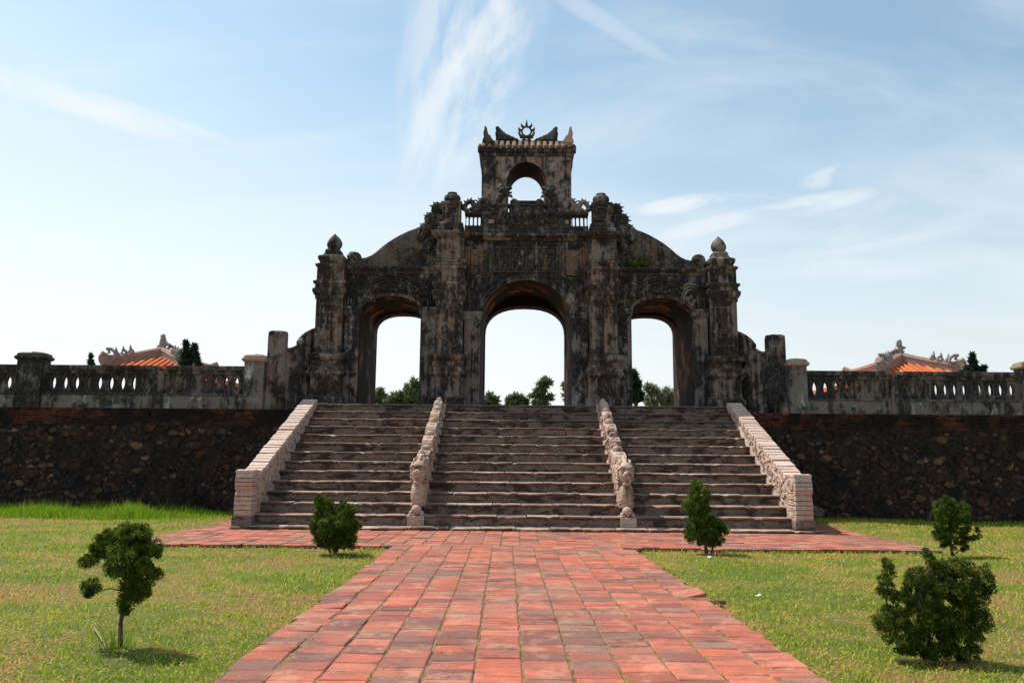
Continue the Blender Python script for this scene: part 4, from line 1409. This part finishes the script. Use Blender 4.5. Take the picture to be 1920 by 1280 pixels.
# ------------------------------------------------------------------ pavilions behind
def pavilion(cx, cy, half, zeave, zapex, label, ornside, hip=1.0):
    t = thing('pavilion', (cx, cy, TZ - .25), label, 'pavilion', 'tile-roofed pavilions behind the balustrades')
    M().box(cx - half * .30 * 1, cx + half * .30 * 1, cy - half * .72, cy + half * .72, TZ - .25, zeave + .05).build('wall', M_pavwall, t)
    a, b = sorted((cx + ornside * half * .302, cx + ornside * 4.25))
    M().box(a, b, cy - 1.2, cy + 1.2, TZ - .25, 4.95).build('wall', M_pavwall, t)
    lr = M().prism([(cx + ornside * .9, 6.12), (cx + ornside * 2.4, 5.74), (cx + ornside * 4.5, 5.32), (cx + ornside * 4.5, 5.12), (cx + ornside * 2.4, 5.50), (cx + ornside * .9, 5.85)], cy - 1.7, cy + 1.7).build('lower_roof', M_rooft, t)
    M().prism([(cx + ornside * .9, 5.84), (cx + ornside * 2.4, 5.49), (cx + ornside * 4.24, 5.13), (cx + ornside * 4.24, 4.953), (cx + ornside * .9, 4.953)], cy - 1.19, cy + 1.19).build('gable_end', M_pavwall, t)
    roof = M()
    e = half
    P = [(cx - e, cy - e, zeave), (cx + e, cy - e, zeave), (cx + e, cy + e, zeave), (cx - e, cy + e, zeave), (cx, cy, zapex)]
    roof.add(P, [(0, 1, 4), (1, 2, 4), (2, 3, 4), (3, 0, 4), (3, 2, 1, 0)])
    rf = roof.build('roof', M_rooft, t)
    n = 12
    for k in range(n):
        x = cx - e + 2 * e * (k + .5) / n
        u = 1 - abs(x - cx) / e              # how far up the slope this row reaches
        c = M(); r_ = e / n * .62
        pr = [(r_ * math.cos(a), r_ * math.sin(a)) for a in [math.pi * i / 6 for i in range(7)]]
        vs = []
        for f in (0, 1):
            y = cy - e - .05 + (e * u) * f; z = zeave + .01 + (zapex - zeave) * u * f
            vs += [(x + p, y, z + q) for p, q in pr]
        fs = [(i, i + 1, 8 + i, 7 + i) for i in range(6)] + [tuple(range(7))[::-1]]
        c.add(vs, fs).build('roof_tile', M_rooft, rf, (x, cy - e, zeave))
    for s, q in ((-1, -1), (1, -1), (1, 1), (-1, 1)):
        pts = []
        for i in range(9):
            u = i / 8
            lift = .10 * math.sin(math.pi * u) * -.6 + (.30 * max(0, (u - .8) / .2) ** 2)
            pts.append((cx + s * e * u * 1.06, cy + q * e * u * 1.06, zapex + (zeave - zapex) * u + .30 + lift))
        rg = M()
        nrm = Vector((-q, s, 0)).normalized() * .14 * (1 if s * q > 0 else -1)
        for i in range(8):
            a, b = Vector(pts[i]), Vector(pts[i + 1])
            dn = Vector((0, 0, .30)); up = Vector((0, 0, .06))
            vs = [p + o + h for p in (a, b) for h in (-dn, up) for o in (-nrm, nrm)]
            rg.add(vs, [(0, 1, 3, 2), (4, 6, 7, 5), (0, 4, 5, 1), (2, 3, 7, 6), (0, 2, 6, 4), (1, 5, 7, 3)])
        rg.tube([Vector(p) + Vector((0, 0, .08)) for p in pts], .17, 7)
        rg.build('ridge', M_ridge, rf)
    # carved ornament on the apex and on the front hip ends
    o = M()
    rr = random.Random(int(cx))
    for q in range(9):
        z = zapex + .25 + q * .105
        wd_ = .42 * (1 - q / 10)
        o.blob((cx + rr.uniform(-wd_, wd_) * .5, cy, z), (.10 + wd_ * .5, .10, .09), 7, 5, .3, q)
    o.cone((cx, cy, zapex + .95), (cx + .02, cy, zapex + 1.24), .14)
    for q in range(5):
        xx = cx + ornside * (.25 + .20 * q)
        zz = zapex + .48 - .11 * q
        pts = [(xx + .22 * math.cos(i * .7) * (1 - i / 12), cy - .05, zz + .22 * math.sin(i * .7) * (1 - i / 12)) for i in range(9)]
        o.tube(pts, .085, 6)
        o.cone((xx, cy, zz + .1), (xx - ornside * .04, cy, zz + .34), .07)
    o.build('apex_ornament', M_orn, rf, smooth=False)
    for s in (-1, 1):
        o = M()
        for q in range(4):
            u = .56 + .12 * q
            xx = cx + s * e * u; yy = cy - e * u; zz = zapex + (zeave - zapex) * u + .52
            rad = (.15, .19, .13, .40)[q]
            pts = [(xx + s * rad * math.cos(i * .6 + 1.2) * (1 - i / 16), yy, zz + rad * math.sin(i * .6 + 1.2) * (1 - i / 16)) for i in range(11)]
            o.tube(pts, .085, 6)
            o.cone((xx, yy, zz + .15), (xx + s * .05, yy, zz + .42), .09)
        pts = [(cx + s * e * (.98 + .10 * math.sin(i * .35)), cy - e, zeave + .16 + .085 * i) for i in range(8)]
        o.tube(pts, [.16, .16, .15, .14, .13, .10, .07, .03], 6)
        o.build('hip_ornament', M_orn, rf, smooth=False)
    return t


def wp(pxx, pyy, Y):
    d = fw + r2 * ((pxx - 960) / 1500) - u2 * ((pyy - 640) / 1500)
    return Vector((0, 0, 1.6)) + d * (Y / d.y)


pavilion(-18.30, 41.0, 1.98, 5.98, 6.78, 'pavilion with orange tile roof and grey scroll ornaments behind the left balustrade', 1)
pavilion(19.85, 41.0, 1.98, 5.98, 6.78, 'pavilion with orange tile roof and pale scroll ornaments behind the right balustrade', -1)


# ------------------------------------------------------------------ foliage
def leaves(rs, cents, rads, per, leaf, up=.35, fan=1.0, tbase=.0):
    """clumps of small pointed leaf triangles radiating from puff centres; numpy arrays out"""
    C = np.repeat(np.asarray(cents), per, axis=0); Rr = np.repeat(np.asarray(rads), per)
    n = len(C)
    d = rs.normal(size=(n, 3)); d[:, 2] += up; d /= np.linalg.norm(d, axis=1)[:, None]
    r = Rr * rs.uniform(.25, 1.0, n) ** .6
    base = C + d * r[:, None]
    tan = rs.normal(size=(n, 3)); tan -= d * (tan * d).sum(1)[:, None]; tan /= np.linalg.norm(tan, axis=1)[:, None] + 1e-9
    out = d * rs.uniform(.25, .95, n)[:, None] + tan * .65 * fan; out[:, 2] += up * .5; out /= np.linalg.norm(out, axis=1)[:, None]
    nn_ = d + rs.normal(size=(n, 3)) * .35
    side = np.cross(nn_, out); side /= np.linalg.norm(side, axis=1)[:, None] + 1e-9
    L = leaf * rs.uniform(.6, 1.4, n); W = L * rs.uniform(.14, .30, n)
    a = base + side * W[:, None]; b = base - side * W[:, None]; c = base + out * L[:, None]
    V = np.stack([a, b, c], 1).reshape(-1, 3); F = np.arange(3 * n).reshape(-1, 3)
    tint = np.clip(.30 + rs.normal(size=n) * .22 + tbase, 0, 1)
    return V, F, tint


def bush(name, base, D, clumps, twigs, mat_, leaf, per, npuff, label, cat, seed, grp=None, bare=0):
    rs = np.random.RandomState(seed)
    k = D / 1500.0
    b = wp(base[0], base[1], D); b.z = gz(b.x, b.y) - .01
    def P(a, c): 
        q = wp(a, c, D); return Vector((q.x, D, q.z))
    t = thing(name, (b.x, D, b.z), label, cat, grp)
    cents = []; rads = []
    for (a, c, rx, rz) in clumps:
        q = P(a, c); rx *= k * .96; rz *= k * .96; ry = (rx + rz) * .5; q.y += rs.normal() * ry * .35
        vol = max(5, int(npuff * 2.9 * (rx * rz) / .02))
        dd = rs.normal(size=(vol, 3)); dd /= np.linalg.norm(dd, axis=1)[:, None]
        rr = rs.uniform(.15, 1, vol) ** .30
        pr = .20 * min(rx, rz) + .015
        cents.append(np.array([q.x, q.y, q.z]) + dd * rr[:, None] * np.array([rx - pr * .4, ry, rz - pr * .4]))
        rads.append(np.full(vol, pr) * rs.uniform(.7, 1.3, vol))
    cents = np.concatenate(cents); rads = np.concatenate(rads)
    cents[:, 2] = np.maximum(cents[:, 2], b.z + .03)
    per = int(per * 2.6)
    V, F, T = leaves(rs, cents, rads, per, leaf * .62)
    # leaf colour differs from puff to puff: young tips are yellower
    T = np.clip(T + np.repeat(rs.normal(size=len(cents)) * .20, per), 0, 1)
    me = npmesh('crown', V - np.array(tuple(WPOS[t.name])), F, mat_, T)
    put('crown', me, t, WPOS[t.name])
    s = M()
    for tw_ in twigs:
        pts = [P(a, c) + Vector((0, dy_, 0)) for a, c, dy_ in tw_[0]]
        s.tube(pts, [tw_[1] * (1 - .6 * i / (len(pts) - 1)) for i in range(len(pts))], 7)
    s.build('trunk', M_bark, t, smooth=True)
    return t


bush('juniper_bush', (225, 1212), 7.15,
     [(232, 1000, 46, 20), (205, 1012, 34, 18), (258, 1002, 30, 18), (188, 1032, 26, 16), (170, 1052, 19, 15), (283, 1028, 20, 18), (296, 1036, 10, 12), (238, 1030, 52, 26), (252, 1056, 44, 26), (262, 1082, 38, 28), (248, 1104, 32, 24), (240, 1126, 22, 18), (238, 1144, 13, 12),
      (171, 1100, 19, 16), (163, 1112, 9, 9)],
     [([(225, 1214, 0), (226, 1170, 0), (231, 1120, .02), (238, 1050, 0), (240, 1010, 0)], .022), ([(230, 1108, 0), (205, 1103, .02), (185, 1108, 0), (172, 1102, 0)], .007), ([(236, 1070, 0), (205, 1040, -.05), (180, 1045, 0)], .010), ([(238, 1060, 0), (268, 1040, .06), (290, 1035, 0)], .010)],
     M_juniper, .034, 40, 17, 'small topiary juniper on a bare thin trunk with one side tuft, on the left lawn', 'bush', 1)
bush('juniper_bush', (628, 1036), 14.3,
     [(600, 938, 12, 16), (608, 952, 20, 20), (640, 955, 22, 18), (655, 965, 16, 22), (592, 985, 14, 26), (628, 985, 44, 30), (650, 995, 26, 28), (668, 985, 12, 11), (605, 1012, 26, 16), (650, 1016, 24, 16), (628, 1018, 34, 14)],
     [([(628, 1037, 0), (626, 1000, 0), (615, 950, 0)], .03), ([(630, 1036, 0), (645, 1000, .05), (652, 960, 0)], .022), ([(620, 1036, 0), (605, 1005, -.05), (598, 960, 0)], .02)],
     M_juniper, .055, 34, 6.0, 'bushy dark juniper in front of the left flight of steps', 'bush', 2)
bush('juniper_bush', (1325, 1038), 14.6,
     [(1312, 912, 15, 16), (1310, 928, 22, 18), (1306, 950, 28, 22), (1318, 965, 26, 20), (1300, 985, 22, 18), (1335, 990, 28, 24), (1345, 1000, 22, 20), (1310, 1005, 30, 16), (1328, 1015, 28, 12), (1289, 1000, 9, 9)],
     [([(1325, 1039, 0), (1322, 1015, 0), (1318, 960, 0)], .035), ([(1333, 1037, 0), (1342, 1015, .05), (1345, 990, 0)], .02)],
     M_juniper, .055, 34, 6.0, 'dark juniper clipped in two lobes in front of the right flight of steps', 'bush', 3)
bush('juniper_bush', (1788, 1040), 14.7,
     [(1766, 935, 9, 9), (1776, 945, 20, 15), (1765, 962, 20, 18), (1785, 965, 28, 20), (1804, 955, 14, 16), (1770, 985, 24, 18), (1800, 985, 24, 18), (1815, 1000, 20, 14), (1764, 1004, 18, 12), (1788, 1002, 26, 14), (1808, 1024, 14, 11), (1785, 1020, 16, 9), (1768, 1018, 10, 8)],
     [([(1786, 1042, 0), (1782, 1015, 0), (1778, 960, 0)], .03), ([(1784, 1025, 0), (1800, 1005, .04), (1812, 1000, 0)], .018), ([(1788, 1041, 0), (1800, 1032, .04), (1808, 1028, 0)], .012)],
     M_olive, .055, 30, 5.5, 'loose green juniper by the right-hand stone wall, behind the big bush', 'bush', 4)
bush('juniper_bush', (1745, 1236), 7.0,
     [(1664, 1050, 6, 14), (1668, 1072, 12, 14), (1660, 1092, 15, 14), (1655, 1110, 16, 12), (1745, 1040, 12, 12), (1742, 1055, 12, 8), (1720, 1080, 24, 22), (1715, 1100, 22, 18), (1770, 1072, 30, 24), (1800, 1070, 30, 22), (1835, 1085, 22, 26), (1775, 1100, 45, 26), (1830, 1115, 28, 26),
      (1695, 1125, 28, 22), (1740, 1130, 38, 24), (1800, 1140, 44, 26), (1672, 1150, 30, 22), (1660, 1170, 22, 22), (1715, 1160, 40, 26), (1770, 1170, 44, 28), (1830, 1165, 28, 34), (1690, 1190, 40, 22), (1745, 1200, 46, 24), (1810, 1205, 46, 26), (1770, 1225, 55, 14), (1700, 1215, 30, 10)],
     [([(1745, 1238, 0), (1740, 1180, 0), (1725, 1110, 0), (1722, 1080, 0)], .020), ([(1750, 1238, 0), (1790, 1170, .08), (1800, 1090, 0)], .018), ([(1735, 1236, 0), (1690, 1180, -.05), (1662, 1130, 0), (1664, 1060, 0)], .012), ([(1725, 1090, 0), (1748, 1076, 0), (1765, 1060, -.02), (1767, 1040, 0), (1769, 1028, 0)], .005), ([(1740, 1100, 0), (1742, 1060, 0), (1745, 1040, 0)], .007),
      ([(1730, 1230, -.2), (1690, 1222, -.25), (1660, 1225, -.2)], .008), ([(1760, 1232, -.25), (1800, 1226, -.3)], .008)],
     M_olive, .036, 36, 13, 'largest spreading juniper, low on the right lawn in the foreground', 'bush', 5)


def tree(name, pxs, Y, top, crown, label, cat, mat_, leaf, per, seed, zb=None, grp=None, up=.3):
    """background tree: trunk and limbs down to the ground, crown from clumps"""
    rs = np.random.RandomState(seed)
    k = Y / 1500.0
    c = wp(pxs, top, Y)
    zb = 0.0 if zb is None else zb
    t = thing(name, (c.x, Y, zb), label, cat, grp)
    cents = []; rads = []; s = M()
    s.tube([(c.x, Y, zb), (c.x + .02 * Y / 20, Y, (c.z + zb) / 2), (c.x, Y, c.z - 4 * k)], [.10 + .003 * Y, .07 + .002 * Y, .02], 7)
    for (a, b, rx, rz, n) in crown:
        q = wp(a, b, Y)
        d = rs.normal(size=(n, 3)); d /= np.linalg.norm(d, axis=1)[:, None]
        d *= (rs.uniform(0, 1, n) ** .4)[:, None]
        cents.append(np.array([q.x, Y, q.z]) + d * np.array([rx, (rx + rz) / 2, rz]) * k)
        rads.append(np.full(n, .28 * min(rx, rz) * k) * rs.uniform(.6, 1.3, n))
        s.tube([(c.x, Y, max(zb, q.z - (rx + rz) * k - .3)), ((c.x + q.x) / 2, Y + .1, q.z - rz * k * .5), (q.x, Y, q.z + rz * k * .3)], [.04 + .001 * Y, .03 + .0006 * Y, .01], 5)
    cents = np.concatenate(cents); rads = np.concatenate(rads)
    V, F, T = leaves(rs, cents, rads, per, leaf, up)
    T = np.clip(T + np.repeat(rs.normal(size=len(cents)) * .15, per), 0, 1)
    me = npmesh('crown', V - np.array(tuple(WPOS[t.name])), F, mat_, T)
    put('crown', me, t, WPOS[t.name])
    s.build('trunk', M_bark, t, smooth=True)


TG = TZ - .25
tree('cypress_tree', 352, 34, 642, [(349, 650, 4, 10, 14), (352, 664, 8, 12, 26), (350, 680, 11, 14, 40), (364, 655, 4, 9, 12), (366, 675, 8, 14, 24), (372, 690, 6, 8, 12)], 'dark twin-pointed cypress beside the left pavilion roof', 'tree', M_farcyp, .16, 26, 21, TG, None, 1.2)
tree('cypress_tree', 171, 34, 664, [(171, 671, 2, 7, 8), (172, 684, 5, 8, 16), (172, 698, 7, 10, 18)], 'tip of a small dark cypress left of the left pavilion', 'tree', M_farcyp, .14, 22, 22, TG, None, 1.2)
tree('conifer_tree', 1823, 36, 662, [(1823, 668, 2, 7, 8), (1823, 680, 6, 8, 18), (1823, 692, 11, 8, 30), (1822, 704, 17, 9, 40), (1842, 692, 4, 6, 10), (1843, 702, 9, 8, 22), (1808, 704, 8, 7, 14)], 'dark pointed conifer with a lower second tip behind the right balustrade', 'tree', M_farcyp, .17, 26, 23, TG, None, 1.0)
tree('leafy_tree', 760, 58, 712, [(778, 724, 9, 14, 22), (766, 736, 14, 12, 28), (748, 746, 18, 9, 30), (772, 750, 18, 12, 34), (735, 754, 16, 8, 22), (755, 760, 22, 8, 26)], 'green tree rising to the right in the left archway', 'tree', M_far, .34, 26, 24)
tree('leafy_tree', 712, 60, 730, [(711, 738, 8, 9, 18), (720, 748, 14, 8, 20), (706, 752, 10, 9, 18), (722, 760, 16, 8, 20)], 'low green tree at the left side of the left archway', 'tree', M_far, .34, 26, 25)
tree('leafy_tree', 921, 62, 738, [(919, 745, 8, 6, 14), (926, 751, 10, 6, 12), (914, 755, 10, 8, 14), (922, 762, 14, 6, 14)], 'small round tree at the left side of the middle archway', 'tree', M_far, .32, 24, 26)
tree('leafy_tree', 966, 62, 742, [(957, 750, 9, 5, 13), (970, 746, 10, 6, 15), (984, 752, 9, 4, 12), (968, 757, 20, 6, 24)], 'low spreading tree in the centre of the middle archway', 'tree', M_far, .32, 24, 27)
tree('leafy_tree', 1018, 60, 707, [(1026, 714, 9, 7, 14), (1014, 720, 8, 6, 10), (1022, 728, 11, 7, 13), (1004, 733, 8, 5, 9), (1014, 742, 12, 7, 14), (1030, 745, 8, 6, 10), (998, 744, 5, 5, 5), (1012, 756, 20, 6, 20)], 'tall airy tree with gaps in its crown, right in the middle archway', 'tree', M_far, .30, 20, 28)
tree('leafy_tree', 1060, 62, 712, [(1060, 722, 5, 10, 8), (1062, 745, 7, 10, 10)], 'edge of a tree behind the right jamb of the middle archway', 'tree', M_far, .30, 20, 34)
tree('conifer_tree', 1190, 50, 695, [(1189, 706, 6, 9, 18), (1191, 722, 9, 12, 30), (1190, 742, 12, 14, 34), (1203, 745, 8, 10, 18)], 'dark conifer at the left side of the right archway', 'tree', M_farcyp, .26, 26, 29, None, None, .8)
tree('feathery_tree', 1230, 48, 722, [(1217, 730, 6, 8, 10), (1227, 737, 9, 11, 18), (1238, 744, 9, 9, 15), (1224, 754, 16, 8, 24)], 'pale feathery tree in the middle of the right archway', 'tree', M_feath, .30, 22, 30, None, None, .9)
tree('feathery_tree', 1252, 48, 730, [(1250, 738, 7, 9, 13), (1261, 746, 9, 8, 14), (1271, 740, 6, 9, 9), (1256, 756, 18, 8, 24)], 'pale feathery tree against the right jamb of the right archway', 'tree', M_feath, .30, 22, 31, None, None, .9)

# a fern rooted in the right gable's ledge
rs = np.random.RandomState(61)
fb = Vector((GX + 3.72, GF - .03, 7.97))
fern = thing('fern', fb, 'small green plant rooted on the ledge of the right gable', 'plant')
V, F, T = leaves(rs, np.array([[fb.x + a, fb.y - .05 + .08 * abs(math.sin(a * 40)), fb.z + b] for a, b in [(0, .12), (.12, .2), (-.14, .16), (.22, .08), (-.22, .05), (.05, .30), (.3, .22)]]), np.full(7, .13), 40, .10, .5)
put('leaves', npmesh('leaves', V - np.array(tuple(fb)), F, M_juniper, T + .25), fern, fb)

# ------------------------------------------------------------------ grass
rs = np.random.RandomState(77)


def blades(X, Y, h, lean, wdt, zs, tint):
    n = len(X)
    th = rs.uniform(0, 2 * np.pi, n); ph = rs.uniform(0, 2 * np.pi, n)
    L = h * rs.uniform(.5, 1.4, n)
    ln = lean * rs.uniform(.2, 1.3, n)
    b = np.stack([X, Y, zs], 1)
    sd = np.stack([np.cos(th), np.sin(th), np.zeros(n)], 1) * (wdt * rs.uniform(.6, 1.3, n))[:, None]
    out = np.stack([np.cos(ph) * np.sin(ln), np.sin(ph) * np.sin(ln), np.cos(ln)], 1)
    out2 = np.stack([np.cos(ph) * np.sin(ln * 1.7), np.sin(ph) * np.sin(ln * 1.7), np.cos(ln * 1.7)], 1)
    mid = b + out * (L * .55)[:, None]; tip = mid + out2 * (L * .5)[:, None]
    V = np.stack([b - sd, b + sd, mid + sd * .75, mid - sd * .75, tip], 1).reshape(-1, 3)
    k = np.arange(n)[:, None] * 5
    F = np.concatenate([k + [0, 1, 2], k + [0, 2, 3], k + [3, 2, 4]], 1).reshape(-1, 3)
    return V, F, np.repeat(tint, 3)


def scatter(n, ymin, ymax, power):
    """more blades near the viewer's path, fewer far off; lawn only"""
    u = rs.uniform(0, 1, n)
    y = (ymin ** power + u * (ymax ** power - ymin ** power)) ** (1 / power)
    x = rs.uniform(-1, 1, n) * (y * .72 + 2.0)
    d = -.011 * (np.minimum(y, 15) - 6)
    cr = np.array([.07 * mn.noise(Vector((0, b * 1.7, 3.0 + (a > 0)))) for a, b in zip(x, y)]) + np.abs(rs.normal(size=n)) * .045
    onp = (x > PX0 + d - .03 + cr) & (x < PX0 + PCW * PN + d + .03 - cr) & (y < AY0 + .3)
    ona = (x > AX0 + .05) & (x < AX1 - .05) & (y > AY0 + .02 + rs.normal(size=n) * .05) & (y < AY1)
    corner = (x < AX0 + 1.0) & (y < AY0 + .9) & (rs.uniform(0, 1, n) < .8) & (y > AY0 - .2) & ((x - AX0) + (y - AY0) < .95)
    k = (~(onp | ona)) | corner
    k &= y < 24.45
    return x[k], y[k]


def zarr(x, y):
    return np.array([gz(a, b) - .014 if not on_paving(a, b, .5) else -.03 for a, b in zip(x, y)])


x, y = scatter(190000, 4.6, 24.4, .25)
cl = np.array([mn.noise(Vector((a * .9, b * .9, 5.0))) for a, b in zip(x, y)])
hgt = .038 + .018 * cl + .0010 * y
V, F, T = blades(x, y, hgt, 1.05, .0022 + .00045 * y, zarr(x, y), np.clip(rs.uniform(0, 1, len(x)) ** 1.2, 0, 1))
go = put('grass', npmesh('grass', V, F, M_grass, T), None, (0, 0, 0)); tag(go, 'short patchy green and brown grass of the lawn either side of the path', 'grass', kind='stuff')
# taller uncut tufts dotted about
nt = 420
tx, ty = scatter(nt, 5.0, 22, .8)
cx_ = np.repeat(tx, 14) + rs.normal(size=len(tx) * 14) * .045; cy_ = np.repeat(ty, 14) + rs.normal(size=len(tx) * 14) * .045
kk = np.array([not on_paving(a, b, .0) for a, b in zip(cx_, cy_)]); cx_, cy_ = cx_[kk], cy_[kk]
V, F, T = blades(cx_, cy_, np.full(len(cx_), .085), .6, np.full(len(cx_), .004), zarr(cx_, cy_), rs.uniform(0, .8, len(cx_)))
go = put('grass_tufts', npmesh('grass_tufts', V, F, M_tall, T), None, (0, 0, 0)); tag(go, 'taller bright green tufts dotted over the lawn', 'grass', kind='stuff')
# tall grass at the foot of the left wall, and a thin fringe at the right wall
n = 26000
x = rs.uniform(-21, -7.5, n); y = 24.40 - rs.uniform(.0, 1, n) ** .8 * 2.9 + rs.normal(size=n) * .2
k = (y > 20.8) & (y < 24.42) & ~((x > AX0 - .1) & (y < AY1 + .1)) & (x < SX - 6.75) & (rs.uniform(0, 1, n) < np.clip((-7.2 - x) / 3.0, .12, 1))
x, y = x[k], y[k]
cl = np.array([mn.noise(Vector((a * .8, b * .8, 2.0))) for a, b in zip(x, y)])
hh = (.24 + .20 * cl + .12 * (rs.uniform(0, 1, len(x)) > .93)) * np.clip((y - 20.9) / 1.0, .25, 1) * np.clip((-7.0 - x) / 3.2, .3, 1)
V, F, T = blades(x, y, hh, .35, np.full(len(x), .008), zarr(x, y), rs.uniform(0, 1, len(x)))
n = 3500
x2 = rs.uniform(7.4, 20, n); y2 = 24.40 - np.abs(rs.normal(size=n)) * .25
V2, F2, T2 = blades(x2, y2, np.full(n, .09), .5, np.full(n, .007), zarr(x2, y2), rs.uniform(0, 1, n))
go = put('tall_grass', npmesh('tall_grass', np.concatenate([V, V2]), np.concatenate([F, F2 + len(V)]), M_tall, np.concatenate([T, T2])), None, (0, 0, 0))
tag(go, 'bright tall grass along the foot of the stone walls', 'grass', kind='stuff')
# long blades round the topiary's trunk
bx = wp(218, 1208, 7.12)
x = bx.x + rs.normal(size=60) * .05; y = 7.12 + rs.normal(size=60) * .05
V, F, T = blades(x, y, np.full(60, .20), .5, np.full(60, .003), zarr(x, y), rs.uniform(0, .8, 60))
o = put('grass_tuft', npmesh('grass_tuft', V - np.array([bx.x, 7.12, 0]), F, M_tall, T), None, (bx.x, 7.12, 0)); tag(o, 'tuft of long grass at the foot of the topiary trunk', 'grass tuft')

# dry leaves and clippings over the lawn and the path's edges
nl = 5200
lx, ly = scatter(nl, 4.8, 20, .4)
px_ = rs.uniform(PX0 + .05, PX0 + PCW * PN - .05, 420); py_ = rs.uniform(5, 15, 420)
side_ = rs.uniform(0, 1, 420) < .7
px_ = np.where(side_, np.where(rs.uniform(0, 1, 420) < .5, PX0 + np.abs(rs.normal(size=420)) * .25, PX0 + PCW * PN - np.abs(rs.normal(size=420)) * .25), px_)
X_ = np.concatenate([lx, px_]); Y_ = np.concatenate([ly, py_])
Z_ = np.concatenate([zarr(lx, ly) + rs.uniform(.015, .04, len(lx)), np.full(420, .042)])
nn = len(X_)
th = rs.uniform(0, 6.28, nn); L_ = rs.uniform(.006, .016, nn) * np.where(np.arange(nn) < len(lx), 1.2, .9)
d1 = np.stack([np.cos(th), np.sin(th), rs.normal(size=nn) * .25], 1) * L_[:, None]; d2 = np.stack([-np.sin(th), np.cos(th), rs.normal(size=nn) * .4], 1) * (L_ * .45)[:, None]
c0 = np.stack([X_, Y_, Z_], 1)
V = np.stack([c0 - d1, c0 + d2, c0 + d1, c0 - d2], 1).reshape(-1, 3); k4 = np.arange(nn)[:, None] * 4
F = np.concatenate([k4 + [0, 1, 2], k4 + [0, 2, 3]], 1).reshape(-1, 3)
M_dry = leafy('dry leaves', [(0, (.16, .08, .035)), (.5, (.28, .16, .07)), (1, (.38, .26, .13))], .2)
go = put('dry_leaves', npmesh('dry_leaves', V, F, M_dry, np.repeat(rs.uniform(0, 1, nn), 2)), None, (0, 0, 0)); tag(go, 'dry brown leaves and clippings littering the lawn and path edges', 'leaf litter', kind='stuff')
jx = []; jy = []
for q in range(150):
    cidx = rs.randint(0, PN + 1) if rs.uniform() < .5 else (0 if rs.uniform() < .5 else PN)
    yy_ = rs.uniform(5.2, 15); xx_ = PX0 + PCW * cidx + pdrift(yy_)
    m_ = rs.randint(3, 9); jx += list(xx_ + rs.normal(size=m_) * .008); jy += list(yy_ + rs.normal(size=m_) * .03)
jx = np.array(jx); jy = np.array(jy)
V, F, T = blades(jx, jy, np.full(len(jx), .045), .8, np.full(len(jx), .003), np.full(len(jx), .022), rs.uniform(0, .9, len(jx)))
go = put('joint_grass', npmesh('joint_grass', V, F, M_grass, T), None, (0, 0, 0)); tag(go, 'sprigs of grass growing in the joints of the brick path', 'grass', kind='stuff')

# litter and twigs
for (a, b, s, lab) in ((1331, 1049, .055, 'scrap of white paper on the grass below the two-lobed juniper'), (1424, 1120, .050, 'scrap of white paper on the right lawn near the path')):
    d = wp(a, b, 10); q = (Vector((0, 0, 1.6)) + (d - Vector((0, 0, 1.6))) * (1.6 / (1.6 - d.z)))
    pm_ = M(); pm_.blob((q.x, q.y, gz(q.x, q.y) + .025), (s * .8, s * .5, .02), 9, 6, 1.0, a)
    tag(pm_.build('paper_scrap', M_paper, None, (q.x, q.y, gz(q.x, q.y))), lab, 'litter')
for (L, r_, lab) in (([(1560, 1159), (1585, 1163), (1606, 1166), (1632, 1167)], .006, 'dry pale twig on the grass left of the big bush'), ([(176, 1180), (188, 1200), (196, 1222)], .006, 'dry bent stick leaning in the grass left of the topiary trunk')):
    pts = []
    for i, (a, b) in enumerate(L):
        d = wp(a, b, 10); q = (Vector((0, 0, 1.6)) + (d - Vector((0, 0, 1.6))) * ((1.6 - .03) / (1.6 - d.z)))
        pts.append((q.x, q.y, gz(q.x, q.y) + .03 + .008 * (i % 2)))
    tm_ = M().tube(pts, [r_, r_ * .9, r_ * .7, r_ * .4][:len(pts)], 6)
    tag(tm_.build('twig', M_twig, None, pts[0]), lab, 'twig')
